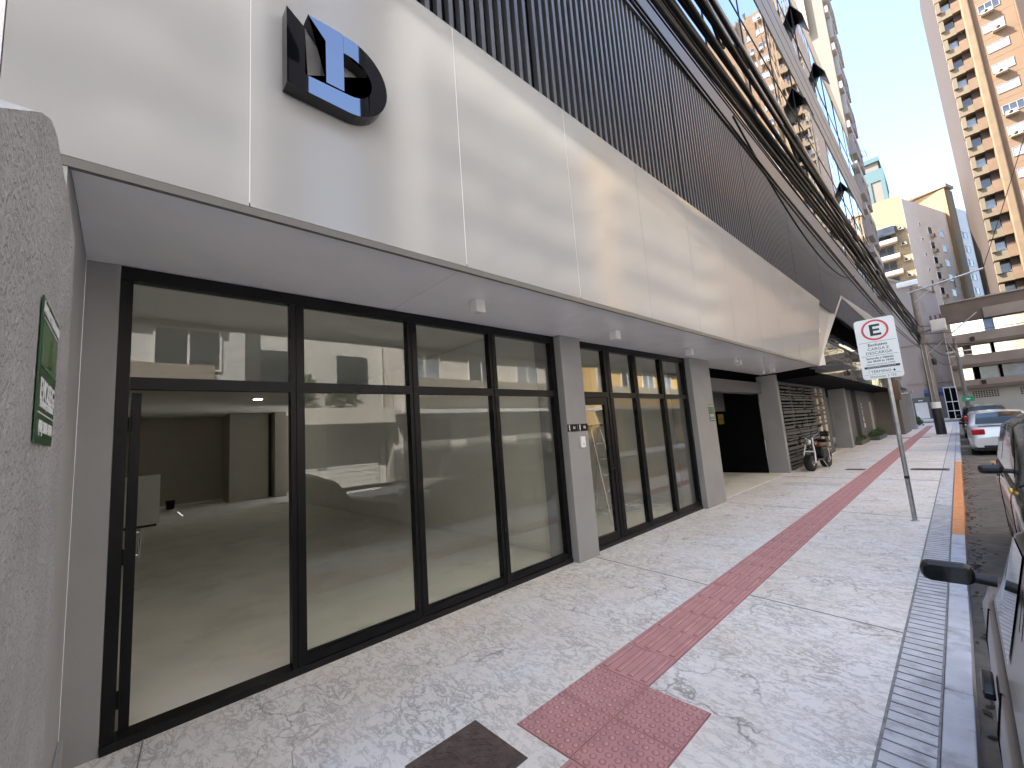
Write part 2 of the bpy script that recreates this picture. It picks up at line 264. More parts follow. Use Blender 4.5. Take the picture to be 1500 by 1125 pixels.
# ------------------------------------------------------------------ mesh helpers
class MB:
    def __init__(self): self.v = []; self.f = []; self.sm = []
    def add(self, vs, fs, smooth=False):
        o = len(self.v); self.v += [Vector(p) for p in vs]
        for f in fs: self.f.append([i+o for i in f]); self.sm.append(smooth)
        return self
    def box(self, x0, x1, y0, y1, z0, z1, b=0.0):
        if x0 > x1: x0, x1 = x1, x0
        if y0 > y1: y0, y1 = y1, y0
        if z0 > z1: z0, z1 = z1, z0
        if b <= 0:
            vs = [(x0, y0, z0), (x1, y0, z0), (x1, y1, z0), (x0, y1, z0), (x0, y0, z1), (x1, y0, z1), (x1, y1, z1), (x0, y1, z1)]
            return self.add(vs, [(0, 3, 2, 1), (4, 5, 6, 7), (0, 1, 5, 4), (1, 2, 6, 5), (2, 3, 7, 6), (3, 0, 4, 7)])
        bm = bmesh.new(); bmesh.ops.create_cube(bm, size=1)
        for v in bm.verts: v.co = Vector(((x0+x1)/2+v.co.x*(x1-x0), (y0+y1)/2+v.co.y*(y1-y0), (z0+z1)/2+v.co.z*(z1-z0)))
        bmesh.ops.bevel(bm, geom=bm.edges[:], offset=b, segments=2, affect='EDGES', profile=0.5)
        self.bm(bm); return self
    def bm(self, bm, smooth=False):
        bm.verts.index_update(); self.add([v.co.copy() for v in bm.verts], [[v.index for v in f.verts] for f in bm.faces], smooth); bm.free()
    def prism(self, pts, a0, a1, axis='x'):
        # pts: 2D outline; axis x -> (y,z), y -> (x,z), z -> (x,y)
        n = len(pts)
        def P(p, a): return {'x': (a, p[0], p[1]), 'y': (p[0], a, p[1]), 'z': (p[0], p[1], a)}[axis]
        vs = [P(p, a0) for p in pts]+[P(p, a1) for p in pts]
        fs = [list(range(n)), list(range(2*n-1, n-1, -1))]+[(i, (i+1) % n, n+(i+1) % n, n+i)[::-1] for i in range(n)]
        return self.add(vs, fs)
    def tube(self, pts, r, n=8, cap=True, smooth=True):
        pts = [Vector(p) for p in pts]; rs = r if isinstance(r, (list, tuple)) else [r]*len(pts)
        rings = []; prev = None
        for i, p in enumerate(pts):
            t = (pts[min(i+1, len(pts)-1)]-pts[max(i-1, 0)]).normalized()
            if prev is None:
                a = Vector((0, 0, 1)) if abs(t.z) < .9 else Vector((1, 0, 0)); u = t.cross(a).normalized()
            else:
                u = (prev - t*prev.dot(t)).normalized()
            prev = u; w = t.cross(u)
            rings.append([p+(u*math.cos(2*math.pi*k/n)+w*math.sin(2*math.pi*k/n))*rs[i] for k in range(n)])
        vs = [q for rg in rings for q in rg]
        fs = [(i*n+k, i*n+(k+1) % n, (i+1)*n+(k+1) % n, (i+1)*n+k) for i in range(len(pts)-1) for k in range(n)]
        self.add(vs, fs, smooth)
        if cap: self.add(rings[0], [list(range(n))[::-1]]); self.add(rings[-1], [list(range(n))])
        return self
    def lathe(self, prof, c, axis='z', n=24, smooth=True):
        # prof: (r, a) along axis
        c = Vector(c); vs = []; m = len(prof)
        for r, a in prof:
            for k in range(n):
                t = 2*math.pi*k/n; x, y = r*math.cos(t), r*math.sin(t)
                vs.append(c+Vector({'z': (x, y, a), 'x': (a, x, y), 'y': (y, a, x)}[axis]))
        fs = [(i*n+k, i*n+(k+1) % n, (i+1)*n+(k+1) % n, (i+1)*n+k) for i in range(m-1) for k in range(n)]
        self.add(vs, fs, smooth)
        self.add(vs[:n], [list(range(n))[::-1]]); self.add(vs[-n:], [list(range(n))]); return self
    def ball(self, c, r, sub=2, sc=(1, 1, 1), jit=0):
        bm = bmesh.new(); bmesh.ops.create_icosphere(bm, subdivisions=sub, radius=r)
        for v in bm.verts:
            k = 1+random.uniform(-jit, jit); v.co = Vector((v.co.x*sc[0]*k+c[0], v.co.y*sc[1]*k+c[1], v.co.z*sc[2]*k+c[2]))
        self.bm(bm, True); return self
    def xf(self, mtx):
        self.v = [mtx @ p for p in self.v]; return self
    def merge(self, o): self.add(o.v, o.f); self.sm[-len(o.f):] = o.sm; return self
    def build(self, name, m, parent=None, local=False, fix=True):
        me = bpy.data.meshes.new(name); off = Vector((0, 0, 0))
        if parent is None:
            xs = [p.x for p in self.v]; ys = [p.y for p in self.v]; zs = [p.z for p in self.v]
            off = Vector(((min(xs)+max(xs))/2, (min(ys)+max(ys))/2, min(zs)))
        elif not local:
            p = parent
            while p: off = off+p.location; p = p.parent
        me.from_pydata([p-off for p in self.v], [], self.f); me.polygons.foreach_set('use_smooth', self.sm)
        if fix:
            bm = bmesh.new(); bm.from_mesh(me); bmesh.ops.recalc_face_normals(bm, faces=bm.faces[:]); bm.to_mesh(me); bm.free()
        me.update()
        for mm in (m if isinstance(m, (list, tuple)) else [m]): me.materials.append(mm)
        o = bpy.data.objects.new(name, me); COL.objects.link(o)
        if parent is None: o.location = off
        else: o.parent = parent
        return o

def tag(o, label, cat, group=None):
    o['label'] = label; o['category'] = cat
    if group: o['group'] = group
    return o
def thing(name, loc, label, cat, group=None, rz=0):
    o = bpy.data.objects.new(name, None); COL.objects.link(o); o.location = loc; o.rotation_euler = (0, 0, rz); o.empty_display_size = 0.2
    return tag(o, label, cat, group)
def struct(o): o['kind'] = 'structure'; return o
def kids(o): return [c for c in bpy.data.objects if c.parent is o]
def copy_tree(o, parent=None):
    c = o.copy(); COL.objects.link(c)
    if parent: c.parent = parent
    for ch in KID[o] if o in KID else kids(o): copy_tree(ch, c)
    return c
KID = {}

FONT_CACHE = {}
def text_mb(txt, size, bold=False, align='CENTER', depth=0.0015, spacing=1.0):
    cu = bpy.data.curves.new('t', 'FONT'); cu.body = txt; cu.size = size; cu.align_x = align; cu.align_y = 'CENTER'; cu.extrude = depth
    cu.space_character = spacing; cu.resolution_u = 3
    if bold: cu.offset = size*0.018
    o = bpy.data.objects.new('t', cu); COL.objects.link(o)
    dg = bpy.context.evaluated_depsgraph_get(); dg.update(); me = bpy.data.meshes.new_from_object(o.evaluated_get(dg))
    mb = MB(); mb.add([v.co.copy() for v in me.vertices], [list(p.vertices) for p in me.polygons])
    bpy.data.objects.remove(o); bpy.data.meshes.remove(me); bpy.data.curves.remove(cu)
    return mb
def frame_mtx(origin, xdir, ydir):
    x = Vector(xdir).normalized(); y = Vector(ydir).normalized(); z = x.cross(y)
    m = Matrix((x, y, z)).transposed().to_4x4(); m.translation = Vector(origin); return m

# ------------------------------------------------------------------ ground, road, pavement
KX0, KX1, ROADZ = -0.30, -0.18, -0.13
struct(MB().box(-400, 400, -300, 600, -0.6, -0.30).build('ground', MT['asphalt']))
struct(MB().box(KX1, 6.9, -80, 66.0, -0.296, ROADZ).build('road', MT['asphalt']))
struct(MB().box(-60, 60, 60.0, 66.6, -0.29, ROADZ+0.003).build('cross_road', MT['asphalt']))
struct(MB().box(-22.0, -0.525, -80, 58, -0.29, 0.0).build('pavement', MT['sidewalk']))
struct(MB().box(6.905, 9.6, -80, 58, -0.29, 0.0).build('far_pavement', MT['border']))
struct(MB().box(-60, 60, 66.8, 90, -0.28, 0.0).build('end_pavement', MT['border']))
# border strip of scored concrete, with its grooves
m = MB(); m.box(-0.522, KX0-0.003, -80, 58, -0.29, -0.001)
struct(m.build('pavement_border', MT['border']))
m = MB()
y = -1.0
while y < 10.2:
    k = random.uniform(-.004, .004)
    m.prism([(-0.512, y+k), (-0.310, y-0.012-k), (-0.310, y-0.020-k), (-0.512, y-0.008+k)], 0.0012, 0.0032, 'z'); y += 0.098
m.box(-0.524, -0.510, -80, 58, 0.0014, 0.0042); m.box(-0.311, -0.301, -80, 58, 0.0014, 0.0042)
for yy in (-0.2, 4.35, 8.9, 13.4, 18.0, 22.5, 27.0, 31.5, 36.0):
    m.prism([(-3.70, yy+0.35), (-2.04, yy+0.16), (-2.04, yy+0.152), (-3.70, yy+0.342)], 0.0008, 0.0040, 'z')
    m.prism([(-1.62, yy+0.12), (-0.527, yy), (-0.527, yy-0.008), (-1.62, yy+0.112)], 0.0008, 0.0040, 'z')
struct(m.build('pavement_joints', MT['groove']))
# kerb stones
m = MB(); m2 = MB(); y = -80.0; random.seed(3)
bounds = [y0 for y0 in (-80, -40, -20, -10, -5)]
ks = list(range(-12, 60))
edges = [-80.0]+[k*1.0-0.35 for k in range(-8, 8)]+[7.98]+[8.98+k for k in range(0, 9)]+[17.95]+[18.95+k for k in range(0, 40)]
for a, b in zip(edges[:-1], edges[1:]):
    painted = 7.9 < a < 17.9
    (m2 if painted else m).box(KX0, KX1+random.uniform(-.003, .003), a+.004, b-.004, -0.29, 0.0 if not painted else 0.001, 0.008)
struct(m.build('kerb', MT['kerb'])); struct(m2.build('painted_kerb', MT['kerbpaint']))
struct(MB().box(6.72, 6.903, -80, 58, -0.29, 0.0, 0.01).build('far_kerb', MT['kerb']))
# tactile guiding path
tp = MB(); gap = MB(); T = 0.40
def tile(x, y, kind):
    g = 0.004; j = random.uniform(-.0008, .0008)
    tp.box(x+g, x+T-g, y+g, y+T-g, 0.0022, 0.0085+j)
    if kind == 'bars':
        for k in range(4):
            cx = x+0.05+k*0.1
            gap.box(cx-.022, cx+.022, y+.022, y+T-.022, .007, .0094+j)  # dark outline colours in the relief shade the bar lacks
            tp.prism([(cx-.017, .0084+j), (cx+.017, .0084+j), (cx+.011, .0150+j), (cx-.011, .0150+j)], y+.03, y+T-.03, 'y')
    else:
        for a in range(7):
            for b in range(7):
                cx, cy = x+T*(a+.5)/7, y+T*(b+.5)/7
                n = 8; vs = []
                gap.add([(cx+.021*math.cos(2*math.pi*q/n), cy+.021*math.sin(2*math.pi*q/n), .0094+j) for q in range(n)], [list(range(n))])  # dark ring: rim dirt, doubling as painted relief shade
                for rr, zz in ((.016, .0092+j), (.013, .0130+j), (.006, .0150+j)):
                    vs += [(cx+rr*math.cos(2*math.pi*q/n), cy+rr*math.sin(2*math.pi*q/n), zz) for q in range(n)]
                fs = [(q+n*w, (q+1) % n+n*w, (q+1) % n+n*(w+1), q+n*(w+1)) for w in range(2) for q in range(n)]+[list(range(2*n, 3*n))]
                tp.add(vs, fs, True)
PX, PY = -2.03, 1.75
for i in range(2):
    for j in range(2): tile(PX+i*T, PY+j*T, 'dots')
tile(PX+T, PY-T, 'bars'); tile(PX+T, PY-2*T, 'bars')
for k in range(118): tile(PX, PY+2*T+k*T, 'bars')
for k in (72, 73): tile(PX-T, PY+2*T+k*T, 'dots'); tile(PX+T, PY+2*T+k*T, 'dots')
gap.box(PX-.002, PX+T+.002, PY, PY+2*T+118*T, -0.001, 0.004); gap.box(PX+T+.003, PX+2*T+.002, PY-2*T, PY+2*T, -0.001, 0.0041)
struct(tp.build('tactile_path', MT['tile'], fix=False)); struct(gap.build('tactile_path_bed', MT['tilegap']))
# painted loading bay marks on the road
m = MB(); z0, z1 = ROADZ+.004, ROADZ+.008
m.box(0.42, 0.54, 11.0, 19.4, z0, z1); m.box(0.545, 2.3, 19.3, 19.42, z0, z1)
for k in range(9):
    yy = 11.3+k*0.85; m.prism([(0.56, yy), (2.2, yy+0.25), (2.2, yy+0.45), (0.56, yy+0.2)], z0, z1, 'z')
struct(m.build('road_marking', MT['mark']))

# covers in the pavement
def cover(x0, x1, y0, y1, kind, label, group='covers set in the pavement'):
    t = thing('pavement_cover', ((x0+x1)/2, (y0+y1)/2, 0), label, 'manhole cover', group)
    m = MB(); m.box(x0, x1, y0, y1, -0.02, 0.008, .003)
    if kind == 'iron':
        nx, ny = int((x1-x0)/.03), int((y1-y0)/.03)
        for a in range(1, nx-1):
            for b in range(1, ny-1):
                cx, cy = x0+(a+.5)*(x1-x0)/nx, y0+(b+.5)*(y1-y0)/ny; d = .009 if (a+b) % 2 else -.009
                m.prism([(cx-.011, cy-d), (cx+.011, cy+d), (cx+.011, cy+d+.005), (cx-.011, cy-d+.005)], .0078, .0108, 'z')
    m.build('lid', MT['rust'] if kind == 'iron' else MT['cover'], t)
    f = MB(); w = .03
    f.box(x0-w, x1+w, y0-w, y0-.002, -.02, .004); f.box(x0-w, x1+w, y1+.002, y1+w, -.02, .004); f.box(x0-w, x0-.002, y0-.002, y1+.002, -.02, .004); f.box(x1+.002, x1+w, y0-.002, y1+.002, -.02, .004)
    f.build('rim', MT['rust'] if kind == 'iron' else MT['border'], t)
    if kind == 'iron': MB().box((x0+x1)/2-.10, (x0+x1)/2+.02, (y0+y1)/2-.02, (y0+y1)/2+.06, .0085, .0125, .001).build('name_plate', MT['rust'], t)
cover(-2.22, -1.83, 1.17, 1.58, 'iron', 'rusty iron access cover in front of the glass shopfront, close to the red pad')
cover(-1.10, -0.42, 15.55, 15.95, 'iron', 'dark iron cover between the red tactile strip and the orange kerb')
cover(-2.50, -2.10, 15.5, 15.8, 'iron', 'dark iron cover beside the red tactile strip near the scooter')
cover(-3.25, -2.75, 12.05, 12.55, 'concrete', 'pale concrete cover in front of the dark garage opening, nearer the wall')
cover(-2.68, -2.16, 12.2, 12.6, 'concrete', 'pale concrete cover next to the red strip in front of the garage')

# ------------------------------------------------------------------ the commercial building
XS, XF, ZS, ZT = -3.71, -2.46, 3.03, 5.17
B = thing('commercial_building', (-3.71, 10, 0), 'modern commercial building with white fascia, black framed shopfront and dark slatted screen', 'building')
def part(mb, name, m, par=B): return mb.build(name, MT[m] if isinstance(m, str) else m, par)
# fascia panels with seams
seams = [-0.42, 0.46, 1.93, 3.38, 4.84, 6.30, 7.76, 9.22, 10.68, 12.14]
for a, b in zip(seams[:-1], seams[1:]):
    part(MB().box(XF, XF-.06, a+.003, b-.003, ZS, ZT), 'fascia_panel', 'fascia')
part(MB().prism([(12.143, ZS), (14.10, ZS), (15.67, ZT), (12.143, ZT)], XF, XF-.06, 'x'), 'fascia_panel', 'fascia')
for i, a in enumerate(seams[1:]): part(MB().box(XF+(.0012 if i < 2 else -.001), XF-.05, a-.0024, a+.0024, ZS+.02, ZT-.005), 'panel_joint', 'seam' if i < 3 else 'fascia')
m = MB(); m.box(XF-.002, XF-.03, -0.42, 14.10, ZS-.045, ZS-.001); part(m, 'drip_edge', 'spandrel')
m = MB(); m.box(XF-.065, XF-.2, -0.42, 15.4, ZS+.003, ZT-.004); m.box(XF-.01, -12, -0.48, -0.423, ZS, 7.8); part(m, 'fascia_backing', 'soffit')
# white ribbon: slanting limb then level limb
m = MB()
vs = [(XF+.002, 14.10, ZS), (XF+.002, 20.10, 6.05), (XF-.16, 20.85, 6.98), (XF-.16, 15.67, ZT+.003), (XF-.3, 14.10, ZS), (XF-.3, 20.1, 6.05), (XF-.4, 20.85, 6.98), (XF-.4, 15.67, ZT+.003)]
m.add(vs, [(0, 1, 2, 3), (7, 6, 5, 4), (0, 4, 5, 1), (3, 2, 6, 7)])
part(m, 'ribbon_slope', 'ribbon')
m = MB(); m.add([(XF+.001, 20.10, 6.055), (XF+.001, 36, 6.055), (XF-.02, 36, 7.12), (XF-.16, 20.86, 6.98), (XF-.45, 20.1, 6.055), (XF-.45, 36, 6.055), (XF-.45, 36, 7.12), (XF-.45, 20.86, 6.98)],
                [(0, 1, 2, 3), (7, 6, 5, 4), (0, 4, 5, 1), (3, 2, 6, 7), (1, 5, 6, 2)])
part(m, 'ribbon', 'ribbon')
# soffit in panels
ys = [-0.216, 1.93, 3.86, 5.8, 7.7, 9.7, 11.7, 14.1]
for a, b in zip(ys[:-1], ys[1:]):
    m = MB(); m.box(XS-.4, XF-.032, a+.002, b-.002, ZS-.0, ZS+.03); part(m, 'soffit_panel', 'soffit')
m = MB(); m.prism([(XS-.4, 14.102), (XF-.032, 14.102), (XS-.4, 14.9)], ZS-.001, ZS+.03, 'z'); part(m, 'soffit_panel', 'soffit')
part(MB().box(-2.75, -1.95, 14.35, 16.6, 2.99, 3.03), 'canopy_slab', 'grayband')
# slatted screen
m = MB(); y = -0.36; k = 0
while y < 36:
    w = 0.045
    m.box(-2.535, -2.475, y, y+w, 5.10, 7.86); y += 0.12; k += 1
    if k % 28 == 0: y += .035
part(m, 'slat_screen', 'slat')
part(MB().box(-2.62, -2.70, -0.42, 36, 5.175, 7.86), 'screen_backing', 'void')
# graphite band under the glazed floors and the spandrels above
part(MB().box(-2.44, -20, -0.42, 36, 7.87, 8.55), 'graphite_band', 'grayband')
part(MB().box(-2.445, -20, -0.42, 36, 10.45, 11.35), 'spandrel', 'spandrel')
m = MB(); m.box(-2.445, -20, -0.42, 36, 14.4, 15.0); m.box(-2.46, -20, -0.42, 36, 15.01, 15.06); m.box(-2.445, -20, -0.42, 36, 15.07, 15.75); m.box(-2.46, -20, -.42, 36, 15.76, 15.81); m.box(-2.445, -20, -.42, 36, 15.82, 16.45)
part(m, 'spandrel', 'spandrel')
part(MB().box(-2.445, -20, -0.42, 35.2, 19.7, 20.75), 'parapet', 'cream')
part(MB().box(-2.6, -19, -0.40, 35, 8.56, 19.69), 'inner_core', 'void')
random.seed(11)
for (z0, z1) in ((8.56, 10.44), (11.36, 14.39), (16.46, 19.69)):
    y = -0.40
    while y < 35.5:
        t1, t2 = random.uniform(-.006, .006), random.uniform(-.006, .006)
        y1 = y+2.98
        m = MB(); m.add([(-2.47-t1, y+.02, z0), (-2.47+t1, y1-.02, z0), (-2.47+t1+t2, y1-.02, z1), (-2.47-t1+t2, y+.02, z1)], [(0, 1, 2, 3)])
        w = m.build('window', MT['mirror'], B)
        fr = MB(); zc = z0+(z1-z0)*0.30
        fr.box(-2.455, -2.50, y-.02, y+.02, z0, z1); fr.box(-2.456, -2.50, y+.021, y1-.021, zc-.018, zc+.018)
        fr.build('window_frame', MT['frame'], w)
        y += 3.0
for (y, z, L) in ((20.5, 19.3, .8), (24.8, 19.2, .8), (17.5, 13.6, .75), (26.5, 13.4, .75), (22.5, 10.1, .6), (28.6, 10.1, .6)):
    m = MB(); m.add([(-2.45, y, z), (-2.45, y+1.3, z), (-2.45+L*.42, y+1.3, z-L*.9), (-2.45+L*.42, y, z-L*.9), (-2.48, y, z), (-2.48, y+1.3, z), (-2.48+L*.42, y+1.3, z-L*.9), (-2.48+L*.42, y, z-L*.9)],
                    [(0, 1, 2, 3), (7, 6, 5, 4), (2, 6, 7, 3), (0, 3, 7, 4), (1, 5, 6, 2)])
    part(m, 'awning_window', 'black')
# part beyond the shops: glazed wall, glass parapet, entrance recess
part(MB().box(-3.02, -3.06, 14.9, 36, 3.9, 6.05), 'lobby_glazing', 'mirror')
part(MB().box(-3.0, XF-.46, 14.9, 36, 6.06, 6.12), 'ribbon_soffit', 'grayband')
m = MB(); yy = 14.4
while yy < 35.5: m.box(-2.60, -2.63, yy, yy+1.78, 2.86, 3.98); yy += 1.8
part(m, 'glass_parapet', 'darkmirror')
part(MB().box(-2.58, -2.66, 14.3, 36, 3.985, 4.05), 'parapet_rail', 'frame')
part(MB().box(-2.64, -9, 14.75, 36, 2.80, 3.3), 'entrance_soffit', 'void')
# pillars
part(MB().box(-3.60, -4.1, 4.36, 4.80, 0, ZS-.002, .004), 'pillar', 'pillar')
part(MB().box(-3.60, -4.1, 8.42, 9.37, 0, ZS-.002, .004), 'pillar', 'pillar')
part(MB().box(XS, -4.0, -0.215, -0.052, 0, ZS-.002), 'pillar', 'pillar')
part(MB().box(-3.69, -4.22, 14.57, 14.80, 0, 2.98, .004), 'pillar', 'pillar')
part(MB().box(-2.47, -3.705, -0.26, -0.217, 0, 3.06), 'return_wall', 'smoothwall')
# room behind the shopfront
part(MB().box(-21, -3.79, -0.21, 9.4, -0.02, 0.012), 'shop_floor', 'infloor')
part(MB().box(-21, -4.112, -0.21, 9.4, 3.40, 3.46), 'shop_ceiling', 'inceil')
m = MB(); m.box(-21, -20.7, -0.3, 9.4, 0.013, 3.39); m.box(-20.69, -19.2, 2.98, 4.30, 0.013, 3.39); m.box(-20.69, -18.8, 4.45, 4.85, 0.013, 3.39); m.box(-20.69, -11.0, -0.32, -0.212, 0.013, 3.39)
part(m, 'shop_back_wall', 'inshade')  # rear walls wear the plaster with the room's shade painted in
m = MB(); m.box(-10.99, -3.80, -0.32, -0.212, 0.013, 3.39)
m.box(-16.6, -4.102, 4.50, 4.62, 0.013, 3.39); m.box(-7.6, -7.4, 4.63, 9.3, .013, 3.39); m.box(-12.5, -4.102, 9.30, 9.42, .013, 3.39)
m.box(-4.111, -4.0, -.2, 9.3, 3.062, 3.39)
part(m, 'shop_wall', 'inwall')
m = MB(); m.box(-20.685, -20.67, -.2, 2.97, .014, .09); m.box(-16.6, -4.2, 4.485, 4.498, .014, .09); part(m, 'skirting', 'white')

def shopfront(y0, y1, mull, door, label_):
    fr = MB(); d0, d1 = XS, XS-.08
    fr.box(d0, d1, y0, y1, 2.935, ZS-.004); fr.box(d0, d1, y0, y0+.065, .0, 2.933); fr.box(d0, d1, y1-.08, y1, .0, 2.933)
    fr.box(d0-.004, d1, y0+.067, y1-.082, 2.185, 2.265)
    xs = [y0+.065]+[v for a in mull for v in (a[0], a[1])]+[y1-.08]
    for a, b in mull: fr.box(d0, d1, a, b, .0, 2.183); fr.box(d0, d1, a, b, 2.267, 2.933); fr.box(d0+.008, d0-.001, (a+b)/2-.012, (a+b)/2+.012, .0, 2.933)
    f = part(fr, 'shopfront_frame', 'frame')
    bays = [(xs[i], xs[i+1]) for i in range(0, len(xs), 2)]
    for i, (a, b) in enumerate(bays):
        MB().box(d0-.045, d0-.053, a+.001, b-.001, 2.267, 2.933).build('fanlight', MT['glass'], f)
        if i == door: continue
        g = MB(); g.box(d0-.045, d0-.053, a+.001, b-.001, .125, 2.183); g.build('pane', MT['glass'], f)
        rl = MB(); rl.box(d0-.004, d1, a+.001, b-.001, .055, .122); rl.box(d0-.014, d0-.04, a+.001, b-.001, .1225, .135); rl.build('bottom_rail', MT['frame'], f)
    pl = MB()
    pl.box(d0+.012, d1-.05, y0, y1, 0.0, .052); part(pl, 'sill', 'granite')
    return f, bays
sf1, bays1 = shopfront(-0.05, 4.355, [(.995, 1.10), (2.085, 2.19), (3.165, 3.27)], 0, '')
sf2, bays2 = shopfront(4.805, 8.418, [(5.53, 5.70), (6.38, 6.50), (7.35, 7.47)], 0, '')
# open door leaf of the first shop, folded back against the side wall
d = MB(); hx, hy = XS-.085, 0.03
d.box(hx-.02, hx-.06, hy, hy+.05, .03, 2.17); d.box(hx-.93, hx-.99, hy+.0, hy+.045, .03, 2.17); d.box(hx-.061, hx-.929, hy, hy+.045, .03, .13); d.box(hx-.061, hx-.929, hy, hy+.045, 2.07, 2.17)
dl = part(d, 'door', 'frame')
MB().box(hx-.061, hx-.929, hy+.018, hy+.026, .131, 2.069).build('pane', MT['glass'], dl)
m = MB(); m.tube([(hx-.95, hy+.09, .92), (hx-.95, hy+.09, 1.16)], .011); m.tube([(hx-.95, hy+.046, .95), (hx-.95, hy+.09, .95)], .008); m.tube([(hx-.95, hy+.046, 1.13), (hx-.95, hy+.09, 1.13)], .008)
m.build('handle', MT['chrome'], dl)
for z in (.25, 1.1, 1.95): MB().tube([(XS-.078, .022, z-.05), (XS-.078, .022, z+.05)], .012).build('hinge', MT['frame'], dl)
# door of the second shop, closed
y0, y1 = 4.885, 5.525; d = MB(); xx = XS-.01
d.box(xx, xx-.05, y0, y0+.05, .055, 2.18); d.box(xx, xx-.05, y1-.085, y1, .055, 2.18); d.box(xx, xx-.05, y0+.051, y1-.086, .055, .17); d.box(xx, xx-.05, y0+.051, y1-.086, 2.07, 2.18)
dl = part(d, 'door', 'frame')
MB().box(xx-.02, xx-.028, y0+.051, y1-.086, .171, 2.069).build('pane', MT['glass'], dl)
m = MB(); m.box(xx+.004, xx-.001, y1-.06, y1-.03, 1.0, 1.2); m.tube([(xx, y1-.045, 1.1), (xx+.045, y1-.045, 1.1), (xx+.045, y1-.16, 1.1)], .010); m.build('handle', MT['frame'], dl)

# garage opening between the second pillar and the wing wall
part(MB().box(-12, -3.72, 9.43, 36, -0.03, 0.006), 'garage_floor', 'infloor')
m = MB(); m.box(-4.1, -4.4, 9.38, 14.56, 2.45, 2.78); part(m, 'garage_beam', 'darkpaint')
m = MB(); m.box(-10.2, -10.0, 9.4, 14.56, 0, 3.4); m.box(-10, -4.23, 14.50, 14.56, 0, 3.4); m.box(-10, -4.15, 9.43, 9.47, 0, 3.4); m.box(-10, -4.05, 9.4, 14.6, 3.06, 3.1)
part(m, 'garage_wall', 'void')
m = MB(); m.box(-5.2, -5.26, 9.5, 14.4, 2.0, 3.0); part(m, 'garage_door_panel', 'darkpaint')
# board lattice beside the garage
m = MB(); random.seed(21)
part(MB().box(-3.86, -3.92, 14.82, 21.0, 0, 2.85), 'lattice_backing', 'void')
for y in (14.86, 16.4, 18.1, 19.5, 20.55): m.box(-3.80, -3.855, y, y+.12, 0, 2.85)
z = .08
while z < 2.78:
    h = random.choice((.045, .06, .09)); y = 14.84+random.uniform(0, .1)
    while y < 20.9:
        L = random.choice((.7, 1.3, 2.1, 3.0)); y2 = min(y+L, 21.0+random.uniform(-.2, .2)); xo = random.choice((0, .03, .06))
        m.box(-3.80+xo, -3.74+xo, y, y2, z, z+h); y = y2+random.choice((.0, .12, .22))
    z += h+random.choice((.03, .05, .06))
part(m, 'board_lattice', 'darkpaint')
for y in (19.6, 20.5):
    for k in range(7): part(MB().box(-3.79, -3.70, y, y+.34, .25+k*.36, .25+k*.36+.28, .004), 'lattice_block', 'gwall')
# entrance recess further on
for q, mm in (((-3.9, -4.1, 21.1, 22.6), 'darkpaint'), ((-3.75, -4.1, 26.3, 27.9), 'darkpaint'), ((-3.6, -4.2, 24.9, 25.4), 'pillar')): part(MB().box(*q, 0, 2.8), 'entrance_wall', mm)
m = MB(); m.box(-3.7, -4.2, 29.0, 35.9, 0, 2.8); part(m, 'entrance_wall', 'darkpaint')
part(MB().box(-6.1, -6.0, 21.1, 29.0, 0, 2.8), 'recess_back', 'void')
m = MB(); m.box(-3.66, -3.699, 33.0, 33.9, 0, 2.2); part(m, 'entrance_door', 'cream')
part(MB().box(-2.35, -2.65, 35.4, 36.0, 2.2, 3.4), 'end_pier', 'brown')
for i, ch in enumerate('CEN'):
    tm = text_mb(ch, .42, True).xf(frame_mtx((-3.695, 30.3, 1.95-i*.38), (0, 1, 0), (0, 0, 1))); part(tm, 'wall_letter', 'letter')
part(MB().box(-3.695, -3.68, 30.1, 30.5, .75, 1.0), 'meter_plate', 'cover')

# logo: black chrome letter D with a figure 1 in it
def arc(cx, cz, rx, rz, a0, a1, n): return [(cx+rx*math.cos(R(a0+(a1-a0)*k/n)), cz+rz*math.sin(R(a0+(a1-a0)*k/n))) for k in range(n+1)]
X1 = -2.355
outer = [(.622, 4.308), (.622, 3.805)]+[(.99, 3.797)]+arc(.985, 4.065, .262, .268, -90, 90, 18)[1:]+[(.955, 4.333), (.955, 4.205)]+arc(.985, 4.062, .155, .143, 90, -90, 14)+[(.735, 3.912), (.722, 3.915), (.722, 4.228)]
lg = MB(); n = len(outer)
bm = bmesh.new(); vv = [bm.verts.new((X1, a, b)) for a, b in outer]; f = bm.faces.new(vv); bmesh.ops.triangulate(bm, faces=[f]); lg.bm(bm)
one = [(.740, 4.330), (.952, 4.334), (.952, 3.926), (.842, 3.926), (.842, 4.214)]
bm = bmesh.new(); vv = [bm.verts.new((X1+.004, a, b)) for a, b in one]; f = bm.faces.new(vv); bmesh.ops.triangulate(bm, faces=[f]); lg.bm(bm)
L = part(lg, 'logo', 'logo')
ed = MB()
for pts, xa in ((outer, X1-.0006), (one, X1+.0034)):
    n = len(pts); vs = [(xa, a, b) for a, b in pts]+[(XF+.012, a, b) for a, b in pts]
    ed.add(vs, [(i, (i+1) % n, n+(i+1) % n, n+i) for i in range(n)])
ed.build('logo_side', MT['logoedge'], L)

# boundary wall of the neighbour, rough stucco
prof = [(0.9, 0), (0.9, 1.2), (-.4, 1.9), (-.9, 2.22), (-1.22, 2.43), (-1.36, 2.505), (-1.47, 2.53), (-2.02, 2.495), (-2.055, 2.46), (-2.06, 0)]
prof = [(-.3, 0), (-.3, 1.85), (-.9, 2.22)]+prof[4:]
BW = MB(); BW.prism(prof, -0.15, -0.40, 'y')
tag(BW.build('boundary_wall', MT['stucco']), 'rough grey stucco boundary wall at the left with a green plate on it', 'wall')
tag(MB().box(-3.66, -2.9, -.214, -.195, 0.0, .19).build('skirting_board', MT['smoothwall']), 'short pale board standing against the foot of the side wall', 'board')

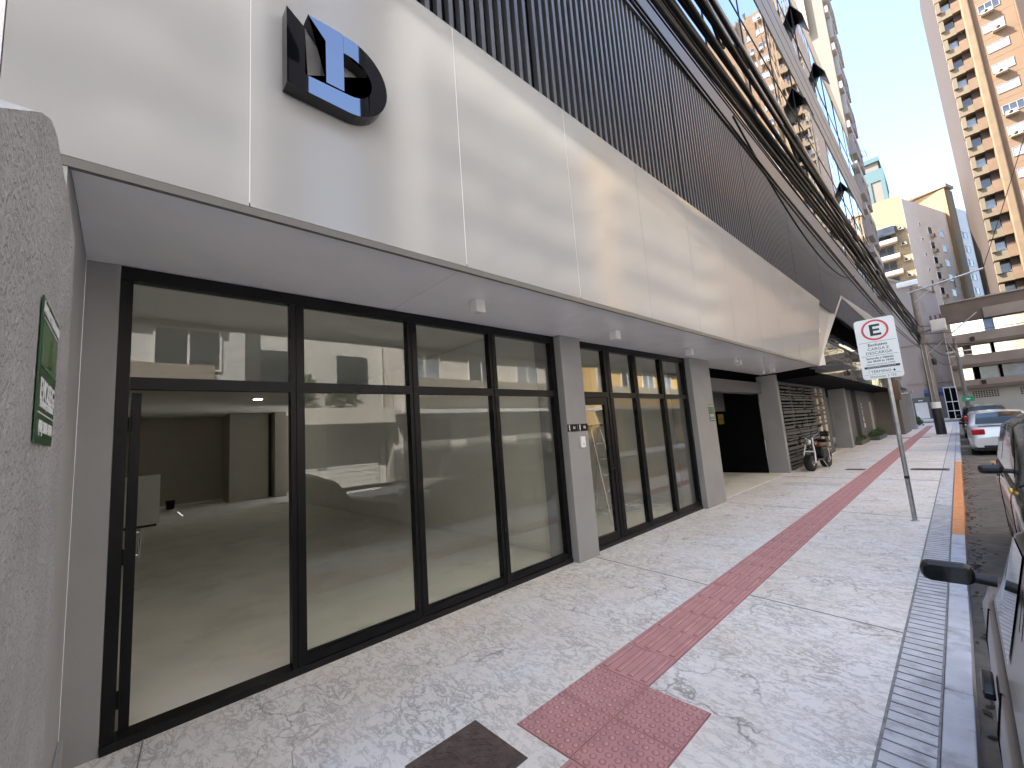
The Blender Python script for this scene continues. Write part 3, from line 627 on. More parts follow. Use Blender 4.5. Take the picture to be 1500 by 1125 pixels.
# ------------------------------------------------------------------ signs, lamps and small things on the building
def put(tm, mtx): return tm.xf(mtx)
def security_sign(loc, xdir, w, h, label, rot_z):
    t = thing('security_sign', loc, label, 'sign', None, rot_z)   # local: x right, z up, faces -y
    MB().box(-w/2, w/2, -.006, -.003, -h/2, h/2).build('plate', MT['green'], t, True)
    MB().box(-w*.44, w*.44, -.0075, -.0062, h*.02, h*.33).build('picture_panel', MT['green2'], t, True)
    m = MB()
    for (txt, size, z, b) in (('ÁREA MONITORADA', .105*w, .415*h, True), ('EVOSEG', .235*w, -.14*h, True), ('SEGURANÇA 24 HORAS', .075*w, -.235*h, False), ('(47) 3264-1100', .125*w, -.39*h, True)):
        m.merge(text_mb(txt, size, b, depth=.0006).xf(frame_mtx((0, -.0075, z), (1, 0, 0), (0, 0, 1))))
    m.box(-w*.45, w*.45, -.0075, -.0062, -.3*h, -.292*h); m.box(-w*.45, w*.45, -.0075, -.0062, .352*h, .358*h)
    m.build('lettering', MT['letter'], t, True)
    # figure of a guard with raised hand, as plain shapes
    g = MB(); g.ball((0, -.008, .245*h), .05*w, 1, (1, .1, 1)); g.prism([(-.09*w, .06*h), (.09*w, .06*h), (.07*w, .2*h), (-.07*w, .2*h)], -.0078, -.0092, 'y'); g.build('emblem', MT['leaf2'], t, True)
    return t
security_sign((-1.535, -.15, 1.915), None, .30, .335, 'green security plate screwed to the rough grey wall at the left edge', R(180))
security_sign((-3.60, 9.18, 1.875), None, .26, .36, 'small green security plate on the grey pillar beside the garage opening', R(90))
for i, (y, lab) in enumerate(((4.46, 'black unit number plate on the grey pillar between the shopfronts, nearer the big shopfront'), (4.685, 'black unit number plate on the grey pillar between the shopfronts, nearer the narrow shopfront'))):
    t = thing('number_plate', (-3.60, y, 1.74), lab, 'sign', 'unit plates on the pillar', R(90))
    MB().box(-.105, .105, -.008, 0, -.05, .05, .002).build('plate', MT['frame'], t, True)
    m = text_mb('0%d' % (i+1), .05, True, depth=.0005).xf(frame_mtx((.035, -.0088, 0), (1, 0, 0), (0, 0, 1))); m.box(-.078, -.06, -.0095, -.0082, -.03, .04); m.box(-.076, -.062, -.0095, -.0082, -.044, -.036)
    m.build('lettering', MT['letter'], t, True)
t = thing('intercom', (-3.60, 4.64, 1.54), 'white intercom box on the grey pillar under the black plates', 'intercom', None, R(90))
MB().box(-.05, .05, -.03, 0, -.075, .075, .006).build('case', MT['white'], t, True)
m = MB(); m.box(-.02, .02, -.033, -.0301, -.045, -.01, .001); m.build('button', MT['cover'], t, True)
for k, (y, x, lab) in enumerate(((2.50, -3.06, 'white cube lamp under the soffit above the large shopfront, nearest of the row'), (4.93, -3.08, 'white cube lamp under the soffit beside the pillar between the shopfronts'),
                   (7.45, -3.16, 'white cube lamp under the soffit above the narrow shopfront'), (10.1, -3.22, 'white cube lamp under the soffit in front of the garage opening'), (12.9, -3.3, 'white cube lamp under the soffit at its far end'))):
    t = thing('soffit_lamp', (x, y, ZS), lab, 'lamp', 'cube lamps under the soffit')
    m = MB(); m.box(-.055, .055, -.055, .055, -.125, -.002, .004); m.build('lamp_case', MT['white'], t, True)
    MB().box(-.04, .04, -.04, .04, -.1275, -.1255).build('lens', MT['cover'], t, True)
for k, (x, y, lab) in enumerate(((-3.15, 9.75, 'small white camera under the soffit beside a cube lamp'), (-3.6, 13.2, 'small white camera at the far end of the soffit'))):
    t = thing('security_camera', (x, y, ZS), lab, 'camera', 'cameras under the soffit')
    MB().lathe([(.03, 0), (.03, -.02), (.012, -.03), (.012, -.06)], (0, 0, 0), n=12).build('bracket', MT['white'], t, True)
    MB().tube([(0, .06, -.075), (0, -.06, -.085)], .026, 12).build('camera_body', MT['white'], t, True)
# things inside the shops
t = thing('ceiling_lamp', (-14.2, 2.9, 3.40), 'bright round ceiling lamp shining deep inside the dark shop', 'lamp')
MB().lathe([(.15, -.001), (.15, -.03), (.12, -.04)], (0, 0, 0), n=24).build('ring', MT['white'], t, True)
MB().lathe([(.115, -.0405), (.115, -.046), (.06, -.05)], (0, 0, 0), n=24).build('diffuser', emit_mat('lamp_glow', (1.0, .93, .78), 6), t, True)
t = thing('cabinet', (-15.2, .5, .012), 'white low cabinet standing inside the shop by the left wall', 'cabinet')
MB().box(-.4, 0, -.55, .27, .06, 1.36, .01).build('carcass', MT['inwall'], t, True); MB().box(.002, .02, -.54, .26, .08, 1.34, .003).build('cabinet_door', MT['white'], t, True)
MB().box(.021, .035, -.3, -.27, .9, 1.05).build('handle', MT['black'], t, True); MB().box(-.38, -.02, -.5, .22, 0, .059).build('plinth', MT['black'], t, True)
def bucket(loc, m_, label):
    t = thing('bucket', loc, label, 'bucket')
    MB().lathe([(.11, 0), (.14, .28), (.15, .28), (.15, .30), (.135, .30), (.105, .02)], (0, 0, 0), n=20).build('pail', MT[m_], t, True)
    MB().tube([(.145*math.cos(a), 0, .28-.12*math.sin(a)) for a in [math.pi*k/10 for k in range(11)]], .004, 6).build('handle', MT['steel'], t, True)
bucket((-19.8, 1.3, .012), 'black', 'dark bucket on the shop floor against the back wall')
bucket((-4.35, 9.0, .012), 'white', 'white bucket on the floor behind the narrow shopfront')
t = thing('stepladder', (-4.75, 6.55, .012), 'aluminium stepladder standing behind the glass door of the narrow shopfront', 'ladder')
for s, y0, y1 in ((-1, -.22, -.14), (1, .22, .14)):
    MB().tube([(.35, y0*1.1, 0), (0, y1, 1.75)], .018, 6).build('rail', MT['wood'], t, True); MB().tube([(-.35, y0*1.1, 0), (-.03, y1, 1.72)], .013, 6).build('rear_leg', MT['wood'], t, True)
for k in range(1, 6):
    f_ = k/6.2; MB().box(.35*(1-f_)-.05, .35*(1-f_)+.04, -.21+.06*f_, .21-.06*f_, 1.75*f_, 1.75*f_+.025).build('step', MT['wood'], t, True)
MB().box(-.09, .09, -.16, .16, 1.75, 1.79, .005).build('top_tray', MT['black'], t, True)
m = MB(); random.seed(5)
for k in range(60):
    a = random.uniform(0, 6.3); c = Vector((-4.8+random.gauss(0, .2), 7.9+random.gauss(0, .28), .03+random.uniform(0, .08)))
    m.tube([c, c+Vector((math.cos(a)*.16, math.sin(a)*.16, random.uniform(-.02, .05))), c+Vector((math.cos(a+.7)*.28, math.sin(a+.7)*.28, 0))], .006, 5)
tag(m.build('packing_heap', MT['white']), 'heap of white packing strips on the floor behind the narrow shopfront', 'packing')
t = thing('extinguisher_sign', (-8.0, -.212, 1.95), 'small red sign on the left wall inside the shop', 'sign')
MB().box(-.1, .1, .0, .008, -.1, .1, .002).build('plate', MT['signred'], t, True)
for y, lab, mm in ((12.6, 'faint white notice inside the dark garage opening', 'cover'), (13.9, 'yellow notice inside the dark garage opening', 'yellow')):
    t = thing('garage_notice', (-5.19, y, 1.75), lab, 'sign')
    MB().box(0, .01, -.22, .22, -.16, .16, .002).build('plate', MT[mm], t, True); MB().box(.0101, .012, -.15, .15, -.02, .02).build('stripe', MT['ink'], t, True)
t = thing('wall_lamp', (-2.33, 34.8, 2.55), 'white wall lamp on the dark pier at the far end of the building', 'lamp')
MB().box(0, .05, -.06, .06, -.05, .05, .01).build('bracket', MT['black'], t, True); MB().box(.051, .36, -.09, .09, -.03, .02, .01).build('lamp_head', MT['white'], t, True)

# parking sign on its pole
t = thing('parking_sign', (-.68, 8.66, 0), 'white loading zone sign with a red ring round the letter E on a grey pole', 'sign')
MB().tube([(0, 0, 0), (.004, 0, 3.0)], .029, 16).build('pole', MT['steel'], t, True)
m = MB(); m.lathe([(.031, .62), (.031, .66)], (0, 0, 0), n=16); m.build('clamp', MT['black'], t, True)
m = MB(); m.lathe([(.05, 0), (.05, .006), (.03, .012)], (0, 0, 0), n=16); m.build('foot', MT['steel'], t, True)
ZC, PW, PH = 2.635, .485, .96; XC = -.045; yf = -.036
def rrect(cx, cz, w, h, r, n=5):
    p = []
    for sx, sz, a in ((1, 1, 0), (-1, 1, 90), (-1, -1, 180), (1, -1, 270)):
        p += [(cx+sx*(w/2-r)+r*math.cos(R(a+90*k/n)), cz+sz*(h/2-r)+r*math.sin(R(a+90*k/n))) for k in range(n+1)]
    return p
MB().prism(rrect(XC, ZC, PW, PH, .045), yf, yf+.004, 'y').build('plate', MT['signwhite'], t, True)
m = MB(); n = 40; a_ = [(XC+.0+.165*math.cos(2*math.pi*k/n), ZC+.295+.165*math.sin(2*math.pi*k/n)) for k in range(n)]; b_ = [(XC+.137*math.cos(2*math.pi*k/n), ZC+.295+.137*math.sin(2*math.pi*k/n)) for k in range(n)]
m.add([(p[0], yf-.0015, p[1]) for p in a_+b_], [(k, (k+1) % n, n+(k+1) % n, n+k) for k in range(n)]); m.build('ring', MT['signred'], t, True)
m = MB(); fx = lambda x, z: frame_mtx((x, yf-.0012, z), (1, 0, 0), (0, 0, 1))
ez = ZC+.295
m.box(XC-.062, XC-.022, yf-.002, yf-.0004, ez-.09, ez+.09); m.box(XC-.0215, XC+.065, yf-.002, yf-.0004, ez+.055, ez+.09); m.box(XC-.0215, XC+.055, yf-.002, yf-.0004, ez-.016, ez+.016); m.box(XC-.0215, XC+.07, yf-.002, yf-.0004, ez-.09, ez-.055)
for (txt, s_, z, b) in (('Exclusivo', .062, .06, True), ('CARGA E', .062, -.005, False), ('DESCARGA', .062, -.068, False), ('Segunda a Sábado', .046, -.152, True), ('das 08:00 às 18:00', .042, -.200, True), ('Demais horários LIVRE', .036, -.247, False), ('/ TÉRMINO', .056, -.365, False), ('Denúncias: 2 153', .044, -.442, False)):
    m.merge(text_mb(txt, s_, b, depth=.0004).xf(fx(XC-(.03 if 'TÉR' in txt else 0), ZC+z)))
m.box(XC-.22, XC+.22, yf-.002, yf-.0004, ZC+.105, ZC+.109); m.box(XC-.22, XC+.22, yf-.002, yf-.0004, ZC-.113, ZC-.109); m.box(XC-.215, XC+.215, yf-.002, yf-.0004, ZC-.407, ZC-.404)
m.box(XC-.205, XC+.215, yf-.002, yf-.0004, ZC-.310, ZC-.276)
m.box(XC+.135, XC+.145, yf-.002, yf-.0004, ZC-.36, ZC-.342); m.prism([(XC+.12, ZC-.36), (XC+.16, ZC-.36), (XC+.14, ZC-.388)], yf-.002, yf-.0004, 'y')
m.build('lettering', MT['ink'], t, True)
text_mb('ESTACIONAMENTO DE VEÍCULOS', .022, False, depth=.0004).xf(frame_mtx((XC, yf-.0025, ZC-.293), (1, 0, 0), (0, 0, 1))).build('bar_lettering', MT['letter'], t, True)

# ------------------------------------------------------------------ poles, transformer and cables
t = thing('utility_pole', (-.88, 34.55, 0), 'tall concrete utility pole with a black and white painted foot, a transformer and many cables', 'utility pole')
MB().tube([(0, 0, 0), (0, 0, 1.5), (0, 0, 8.8)], [.215, .20, .125], 16).build('shaft', MT['pole'], t, True)
MB().lathe([(.222, 0), (.218, 1.5)], (0, 0, 0), n=18).build('black_band', MT['poleblack'], t, True)
MB().lathe([(.214, 1.505), (.212, 1.87)], (0, 0, 0), n=18).build('white_band', MT['white'], t, True)
m = MB(); m.tube([(-.1, -.16, 1.9), (-.12, -.15, 5.6)], .028, 6); m.tube([(.06, -.19, 1.9), (.05, -.16, 5.2)], .02, 6); m.build('conduit', MT['steel'], t, True)
m = MB(); m.tube([(-.25, -.1, 8.5), (2.9, -.25, 8.95)], .055, 6); m.tube([(0, -.12, 7.9), (1.0, -.17, 8.62)], .03, 6); m.build('crossarm', MT['steel'], t, True)
m = MB()
for x in (.9, 1.9, 2.8): m.lathe([(.02, 0), (.05, .05), (.03, .09), (.05, .13), (.03, .18), (.02, .22)], (x, -.18, 8.70+.13*x/2.8), n=10)
for x in (.85, 1.75): m.lathe([(.035, -.5), (.05, -.42), (.03, -.3), (.045, -.2), (.02, 0)], (x, -.16, 8.63+.05*x), n=10)
m.build('insulator', MT['ceramic'], t, True)
m = MB(); m.box(.42, 1.08, -.75, -.25, 5.85, 6.55, .05); m.box(.46, 1.04, -.8, -.751, 5.95, 6.4, .01); m.build('transformer', MT['trafo'], t, True)
m = MB()
for k in range(3): m.lathe([(.05, 0), (.03, .06), (.05, .1), (.03, .16), (.05, .2), (.02, .3)], (.52+.2*k, -.5, 6.55), n=10)
m.build('bushing', MT['ceramic'], t, True)
m = MB(); m.tube([(0, -.12, 6.0), (.42, -.3, 6.05)], .05, 6); m.tube([(0, -.12, 6.4), (.42, -.3, 6.3)], .04, 6); m.lathe([(.22, 5.35), (.24, 5.5), (.22, 5.65)], (0, 0, 0), n=14); m.ball((-.1, -.2, 6.15), .2, 1, (1, .8, 1.5)); m.build('bracket', MT['pole'], t, True)
m = MB(); m.lathe([(.08, -.2), (.11, -.1), (.11, .15), (.05, .2)], (.3, -.25, 4.2), n=12); m.build('splice_case', MT['black'], t, True)
m = MB(); m.tube([(0.1, -.1, 4.7), (1.6, -.3, 6.0), (2.3, -.4, 6.6)], .03, 6); m.build('lamp_arm', MT['steel'], t, True)

t = thing('second_utility_pole', (.60, 55, 0), 'slim concrete pole with crossarms in front of the brown parking building, far along the kerb', 'utility pole')
MB().tube([(0, 0, 0), (0, 0, 7.6)], [.17, .11], 14).build('shaft', MT['pole'], t, True)
m = MB(); m.box(-.7, .9, -.08, 0, 6.3, 6.4); m.box(-.5, .9, -.08, 0, 5.9, 5.98); m.tube([(0, -.1, 6.0), (-.4, -.1, 7.2)], .03, 6); m.build('crossarm', MT['steel'], t, True)
m = MB()
for x in (-.6, -.3, .5, .8): m.lathe([(.03, 0), (.05, .08), (.03, .2)], (x, -.04, 6.4), n=8)
m.build('insulator', MT['ceramic'], t, True)
t = thing('street_name_sign', (.68, 54.7, 1.95), 'green street name plate fixed to the far slim pole', 'sign')
MB().box(-.38, .38, -.02, 0, -.12, .32, .01).build('plate', MT['roadgreen'], t, True); MB().ball((0, -.022, .08), .12, 1, (1.4, .05, .6)).build('emblem', MT['letter'], t, True)

def cable(pts, r, label, group='bundled overhead cables above the pavement', n=6):
    m = MB(); m.tube(pts, r, n); tag(m.build('overhead_cable', MT['cable']), label, 'cable', group)
def sag(a, b, s, n=24):
    a = Vector(a); b = Vector(b); return [a.lerp(b, k/n)-Vector((0, 0, s*4*(k/n)*(1-k/n))) for k in range(n+1)]
random.seed(4)
P1 = Vector((-.98, 34.4, 6.0))
def wob(pts, a):
    ph = random.uniform(0, 6); ph2 = random.uniform(0, 6)
    return [p+Vector((math.sin(i*.55+ph)*a, 0, math.sin(i*.43+ph2)*a)) for i, p in enumerate(pts)]
near = [(-1.22, -6.0, 5.35, .028), (-1.26, -6.0, 5.42, .022), (-1.20, -6, 5.50, .03), (-1.30, -6, 5.55, .018), (-1.24, -6, 5.62, .026), (-1.28, -6, 5.72, .02), (-1.18, -6, 5.78, .034), (-1.25, -6, 5.88, .016), (-1.32, -6, 5.95, .024), (-1.20, -6, 6.05, .02), (-1.26, -6, 6.14, .014), (-1.16, -6, 6.22, .028), (-1.3, -6, 6.3, .018), (-1.22, -6, 6.42, .022), (-1.25, -6, 6.52, .012), (-1.2, -6, 6.0, .03)]
for i, (x, y, z, r) in enumerate(near):
    b = P1+Vector((random.uniform(-.08, .05), 0, (i-8)*.075+random.uniform(-.05, .05)))
    cable(wob(sag((x*1.4, y, 1.68+(z-1.68)*1.34), b, .18+random.uniform(-.05, .1), 30), .028), r, 'black cable in the thick overhead bundle that runs along the facade')
for i in range(7):
    b = P1+Vector((random.uniform(-.08, .08), 0, random.uniform(-1.2, .9)))
    cable(sag((-1.95-.03*i, -6, 7.4+.12*i), b, .5+.14*i, 30), .010+.003*(i % 3), 'thin black cable sagging beside the overhead bundle', 'thin sagging overhead cables')
# spliced loops hanging on the bundle
def loop(y, x, z, L, label):
    pts = [(x, y-L, z+.05), (x-.03, y-L*.5, z-.06), (x-.05, y-.1, z-.16), (x-.04, y, z-.12), (x-.02, y-.06, z-.02), (x, y-L*.4, z+.06), (x, y-L, z+.12)]
    m = MB(); m.tube(pts, .022, 8); tag(m.build('cable_loop', MT['cable']), label, 'cable loop', 'spare loops tied to the overhead bundle')
loop(5.4, -1.62, 6.55, 1.0, 'long spare loop of black cable hanging lowest on the overhead bundle')
loop(6.3, -1.55, 7.25, .7, 'short spare loop of black cable high on the overhead bundle')
loop(10.3, -1.5, 7.1, 1.2, 'spare loop of black cable further along the overhead bundle')
for i, (y, z, lab) in enumerate(((6.7, 7.15, 'nearest black splice case strapped to the overhead bundle'), (9.6, 7.05, 'second black splice case along the overhead bundle'), (15.5, 6.7, 'third black splice case along the overhead bundle'), (19.5, 6.5, 'fourth black splice case along the overhead bundle'))):
    t = thing('splice_box', (-1.68+.0165*(y+6), y, z), lab, 'splice case', 'splice cases on the overhead bundle')
    MB().tube([(0, -.3, 0), (0, -.24, 0), (0, .24, 0), (0, .3, 0)], [.03, .06, .06, .03], 12).build('sleeve', MT['black'], t, True)
    MB().box(-.03, .03, -.02, .02, .05, .14, .005).build('hanger', MT['steel'], t, True)
# single low cable that crosses the facade beside the ribbon
cable(sag((-2.3, 9.0, 7.9), (-2.35, 24.0, 7.75), 1.15, 24), .022, 'single black cable drooping in front of the white ribbon', None)
# wires from the big pole to the others
cable(sag((-.88, 34.5, 5.6), (.5, 55, 6.3), .6, 16), .02, 'upper wire between the two utility poles', 'wires between the poles')
cable(sag((-.88, 34.5, 5.1), (.5, 55, 5.9), .9, 16), .02, 'lower wire between the two utility poles', 'wires between the poles')
cable(sag((-.8, 34.4, 5.3), (7.5, 44, 6.2), .5, 16), .02, 'lower wire crossing the road from the large pole', 'wires crossing the road')
cable(sag((-.8, 34.4, 5.9), (9.0, 48, 8.0), .5, 16), .018, 'upper wire crossing the road from the large pole', 'wires crossing the road')
cable(sag((2.0, 34.4, 8.95), (7.5, 26, 24), .3, 12), .016, 'thin wire rising from the crossarm across the orange tower', None)

# ------------------------------------------------------------------ cars
def lerp_tab(tab, y):
    if y <= tab[0][0]: return tab[0][1]
    for (a, va), (b, vb) in zip(tab[:-1], tab[1:]):
        if y <= b:
            k = (y-a)/(b-a); k = k*k*(3-2*k)*.4+k*.6
            return va+(vb-va)*k
    return tab[-1][1]
def make_car(name, loc, label, paint, L=4.2, Wd=.83, kind='sedan', group=None, rz=0, vents=False, plate='', emblem=False, amber=False):
    t = thing(name, loc, label, 'car', group, rz)      # local: y forward, x right
    h = L/2; tall = 1.0
    if kind == 'sedan':
        deck = [(-h, .60), (-h+.03, .80), (-h+.10, .97), (-h+.24, 1.02), (-h+.75, 1.03), (0, .97), (h-1.15, .93), (h-.5, .84), (h-.12, .70), (h, .52)]
        roof = [(-h+.50, 1.02), (-h+.95, 1.27), (-h+1.35, 1.41), (-.1, 1.47), (.35, 1.44), (.75, 1.28), (h-1.02, .94)]
    elif kind == 'hatch':
        deck = [(-h, .55), (-h+.03, .80), (-h+.08, .93), (-h+.2, .97), (0, .95), (h-1.05, .93), (h-.5, .84), (h-.12, .70), (h, .52)]
        roof = [(-h+.06, .94), (-h+.22, 1.18), (-h+.45, 1.36), (-.3, 1.43), (.3, 1.41), (.65, 1.27), (h-1.0, .93)]
    else:   # suv
        tall = 1.0
        deck = [(-h, .62), (-h+.03, .90), (-h+.08, 1.05), (-h+.2, 1.10), (0, 1.07), (h-1.15, 1.05), (h-.5, 1.0), (h-.12, .86), (h, .60)]
        roof = [(-h+.08, 1.08), (-h+.25, 1.40), (-h+.5, 1.60), (-.3, 1.68), (.3, 1.66), (.7, 1.48), (h-1.1, 1.06)]
    wy = (-h+.75, h-.80); wr = .315 if kind != 'suv' else .36; ar = wr+.055
    def wid(y):
        e = max(0, (abs(y)-(h-.55))/.55); return Wd*(1-.16*e*e)
    def zbot(y):
        e = max(0, (abs(y)-(h-.3))/.3); zb = .20+.08*e
        for c in wy:
            d = abs(y-c)
            if d < ar: zb = max(zb, wr+math.sqrt(ar*ar-d*d)-.02)
        return zb
    ys = sorted(set([round(-h+L*k/90, 4) for k in range(91)]+[-h+.03, -h+.1, h-.03]+[c+s*ar*v for c in wy for s in (-1, 1) for v in (1, .98, .92, .8, .6)]))
    def section(y):
        w, zt, zb = wid(y), lerp_tab(deck, y), zbot(y); zm = .62*zt+.0
        zb = min(zb, zt-.12); zm = max(zm, zb+.03)
        return [(.90*w, zb), (.975*w, zb+.03 if zb < .3 else zb+.012), (w, zm-.01 if zm-.01 > zb+.02 else zb+.02), (.995*w, (zm+zt)/2), (.965*w, zt-.05), (.90*w, zt-.008), (.6*w, zt+.008), (0, zt+.012)]
    vs = []; np_ = 15
    for y in ys:
        s = section(y); full = [(x, y, z) for x, z in s]+[(-x, y, z) for x, z in reversed(s[:-1])]; vs += full
    fs = [(i*np_+k, i*np_+k+1, (i+1)*np_+k+1, (i+1)*np_+k) for i in range(len(ys)-1) for k in range(np_-1)]
    m = MB(); m.add(vs, fs, True); m.add(vs[:np_], [list(range(np_))]); m.add(vs[-np_:], [list(range(np_))])
    m.build('body', MT[paint], t, True)
    # underbody and wheel wells
    MB().box(-Wd*.88, Wd*.88, -h+.12, h-.12, .17, .62).build('underbody', MT['black'], t, True)
    y0, y1 = roof[0][0], roof[-1][0]
    def G(y, q):
        zb = lerp_tab(deck, y)-.015; zr = max(lerp_tab(roof, y), zb+.001); hh = zr-zb; w = wid(y)*.985
        f = min(1, hh/.40); top = w*(.70+.10*(1-f))
        tab = [(0, w*.955, zb), (.12, w*.945, zb+.06*hh), (.5, w*(.90-.06*f), zb+.80*hh), (.62, top, zb+.955*hh), (.8, top*.6, zb+hh), (1, 0, zb+hh+.02*f)]
        for a, b in zip(tab[:-1], tab[1:]):
            if q <= b[0]:
                k = (q-a[0])/(b[0]-a[0]); return Vector((a[1]+(b[1]-a[1])*k, y, a[2]+(b[2]-a[2])*k))
        return Vector((0, y, zb+hh))
    def patch(ya, yb, qa, qb, off, ny=8, nq=6, side=1, slant=0):
        m = MB(); vs = []
        for i in range(ny+1):
            for j in range(nq+1):
                q = qa+(qb-qa)*j/nq; a = ya+slant*(q-qa)/(qb-qa) if slant > 0 else ya; b = yb+slant*(q-qa)/(qb-qa) if slant < 0 else yb
                y = a+(b-a)*i/ny
                p = G(y, q); dy = G(y+.01, q)-G(y-.01, q); dq = G(y, min(1, q+.01))-G(y, max(0, q-.01)); n = dy.cross(dq)
                if n.length > 0: n.normalize()
                if n.z < -.05 or (abs(n.x) > .5 and n.x < 0): n = -n
                p = p+n*off; vs.append((p.x*side, p.y, p.z))
        m.add(vs, [(i*(nq+1)+j, i*(nq+1)+j+1, (i+1)*(nq+1)+j+1, (i+1)*(nq+1)+j) for i in range(ny) for j in range(nq)], True); return m
    n = 40; qs = [0, .12, .3, .5, .56, .62, .8, 1]; vs = []
    yy = [y0+(y1-y0)*k/n for k in range(n+1)]
    for y in yy:
        half = [G(y, q) for q in qs]; vs += half+[Vector((-p.x, p.y, p.z)) for p in reversed(half[:-1])]
    fs = [(i*15+k, i*15+k+1, (i+1)*15+k+1, (i+1)*15+k) for i in range(n) for k in range(14)]
    MB().add(vs, fs, True).build('cabin', MT[paint], t, True)
    ra = roof[2][0]; fa = roof[-3][0]; ym = (ra+fa)/2-.12
    if vents: ym = -.10
    rq = patch(roof[0][0]+.05, ra-.02, .655, 1, .006); w2 = patch(roof[0][0]+.05, ra-.02, .655, 1, .006, side=-1); rq.merge(w2); rq.build('rear_window', MT['carglass'], t, True)
    fq = patch(fa+.03, y1-.06, .65, 1, .006); fq.merge(patch(fa+.03, y1-.06, .65, 1, .006, side=-1)); fq.build('windshield', MT['carglass'], t, True)
    for s in (-1, 1):
        patch(ra-.12 if not vents else ra+.10, ym-(.04 if not vents else .58), .13, .49, .004, side=s, slant=.10).build('side_window', MT['carglass'], t, True)
        patch(ym+.04, fa+.42, .13, .49, .004, side=s, slant=-.40).build('side_window', MT['carglass'], t, True)
        # door mirror
        mm = Vector((s*(wid(fa+.3)*.95), fa+.27, lerp_tab(deck, fa)+(.11 if vents else .06))); mr = MB()
        mr.tube([mm-Vector((s*.03, 0, 0)), mm+Vector((s*.06, .0, .01))], .022, 8)
        ms = MB(); ms.box(-.085, .085, -.04, .045, -.043, .043, .030); ms.xf(Matrix.Translation(mm+Vector((s*.115, -.01, .02)))); mr.merge(ms)
        mo = mr.build('mirror', MT['black'], t, True); c = mm+Vector((s*.115, -.0515, .02))
        MB().prism(rrect(c.x, c.z, .145, .066, .028), c.y, c.y-.002, 'y').build('mirror_glass', MT['carglass'], mo, True)
        # doors: dark shut lines and handles
        for (ya, ) in ((ym,), (fa+.45,), (ra-.18,)):
            x = wid(ya)*1.0; sm = MB()
            pts = [(s*(section(ya)[k][0]+.001), ya, section(ya)[k][1]) for k in (2, 3, 4)]; pts = [(pts[0][0], ya, .34)]+pts
            sm.tube(pts, .0035, 4); sm.build('door_seam', MT['void'], t, True)
        for ya in (ym+.18, ra+.05):
            hm = MB(); x = section(ya)[3][0]; z = section(ya)[4][1]-.06; hm.box(min(s*x*.99, s*(x+.022)), max(s*x*.99, s*(x+.022)), ya-.085, ya+.085, z-.014, z+.014, .006); hm.build('door_handle', MT[paint], t, True)
        # lamps
        zt = lerp_tab(deck, -h+.06)
        x1, x2 = sorted((s*Wd*.50, s*Wd*.87))
        if kind == 'sedan': z_a, z_b = .70, .90
        else: z_a, z_b = (.70, .95) if kind == 'hatch' else (.8, 1.15); x1, x2 = sorted((s*Wd*(.50 if kind == 'sedan' else .66), s*Wd*.885))
        lm = MB(); lm.box(x1, x2, -h-.004, -h+.30, z_a, z_b, .03); lm.build('taillight', MT['redlamp'], t, True)
        x1, x2 = sorted((s*Wd*.52, s*Wd*.865)); zf = lerp_tab(deck, h-.2)
        lm = MB(); lm.box(x1, x2, h-.34, h+.004, zf-.24, zf-.07, .035); lm.build('headlight', MT['clearlamp'], t, True)
        if amber: MB().ball((s*wid(fa+.62)*.985, fa+.66, lerp_tab(deck, fa+.6)-.06), .05, 2, (.3, 1, .7)).build('turn_signal', MT['amber'], t, True)
        if vents and True:
            vm = MB()
            for k in range(6):
                y = -.60+k*.075; p = G(y, .30); p2 = G(y+.03, .42); p3 = G(y+.05, .42); p4 = G(y+.02, .30); o = s*.004
                vm.add([(s*p.x+o, p.y, p.z), (s*p4.x+o, p4.y, p4.z), (s*p3.x+o, p3.y, p3.z), (s*p2.x+o, p2.y, p2.z)], [(0, 1, 2, 3)])
            vm.build('pillar_vent', MT['void'], t, True)
    # wheels
    spoke = None
    for yc in wy:
        for s in (-1, 1):
            xo = s*(Wd*.985); w = MB()
            w.lathe([(wr*.62, -.095), (wr*.93, -.10), (wr, -.07), (wr, .07), (wr*.93, .10), (wr*.62, .095)], (xo-s*.11, yc, wr), 'x', 28)
            wo = w.build('wheel', MT['rubber'], t, True)
            rm = MB(); rm.lathe([(wr*.66, .0), (wr*.66, .012), (wr*.58, .0), (wr*.56, -.05), (.02, -.05)], (0, 0, 0), 'x', 24)
            for k in range(5):
                a = 2*math.pi*k/5; b = MB(); b.box(-.05, .004, -.035, .035, .02, wr*.62, .008); b.xf(Matrix.Rotation(a, 4, 'X')); rm.merge(b)
            rm.lathe([(.05, -.05), (.05, .008), (.03, .014)], (0, 0, 0), 'x', 14)
            rm.xf(Matrix.Translation((xo-s*.012, yc, wr)) @ (Matrix.Identity(4) if s > 0 else Matrix.Rotation(math.pi, 4, 'Z'))); rm.build('rim', MT['steel'], wo, True)
    # bumpers, plates, details
    pz = .60 if kind == 'sedan' else .52
    m = MB(); m.box(-.30, .30, -h-.004, -h+.04, pz-.14, pz+.06, .02); m.build('plate_recess', MT[paint] if paint == 'silver' else MT['black'], t, True)
    po = MB().box(-.20, .20, -h-.012, -h-.0045, pz-.09, pz+.04, .003).build('license_plate', MT['cover'], t, True)
    if plate:
        text_mb(plate, .085, True, depth=.0006).xf(frame_mtx((0, -h-.0128, pz-.03), (1, 0, 0), (0, 0, 1))).build('lettering', MT['ink'], po, True)
    MB().box(-.20, .20, h+.001, h+.008, .40, .53, .003).build('license_plate', MT['cover'], t, True)
    m = MB(); m.box(-Wd*.62, Wd*.62, -h-.003, -h+.1, .25, .36, .02); m.build('bumper_strip', MT['black'], t, True)
    m = MB()
    for k in range(4): m.box(-.33, .33, h-.02, h+.003, .56+.03*k if kind != 'suv' else .66+.05*k, .58+.03*k if kind != 'suv' else .69+.05*k)
    m.build('grille', MT['black'], t, True)
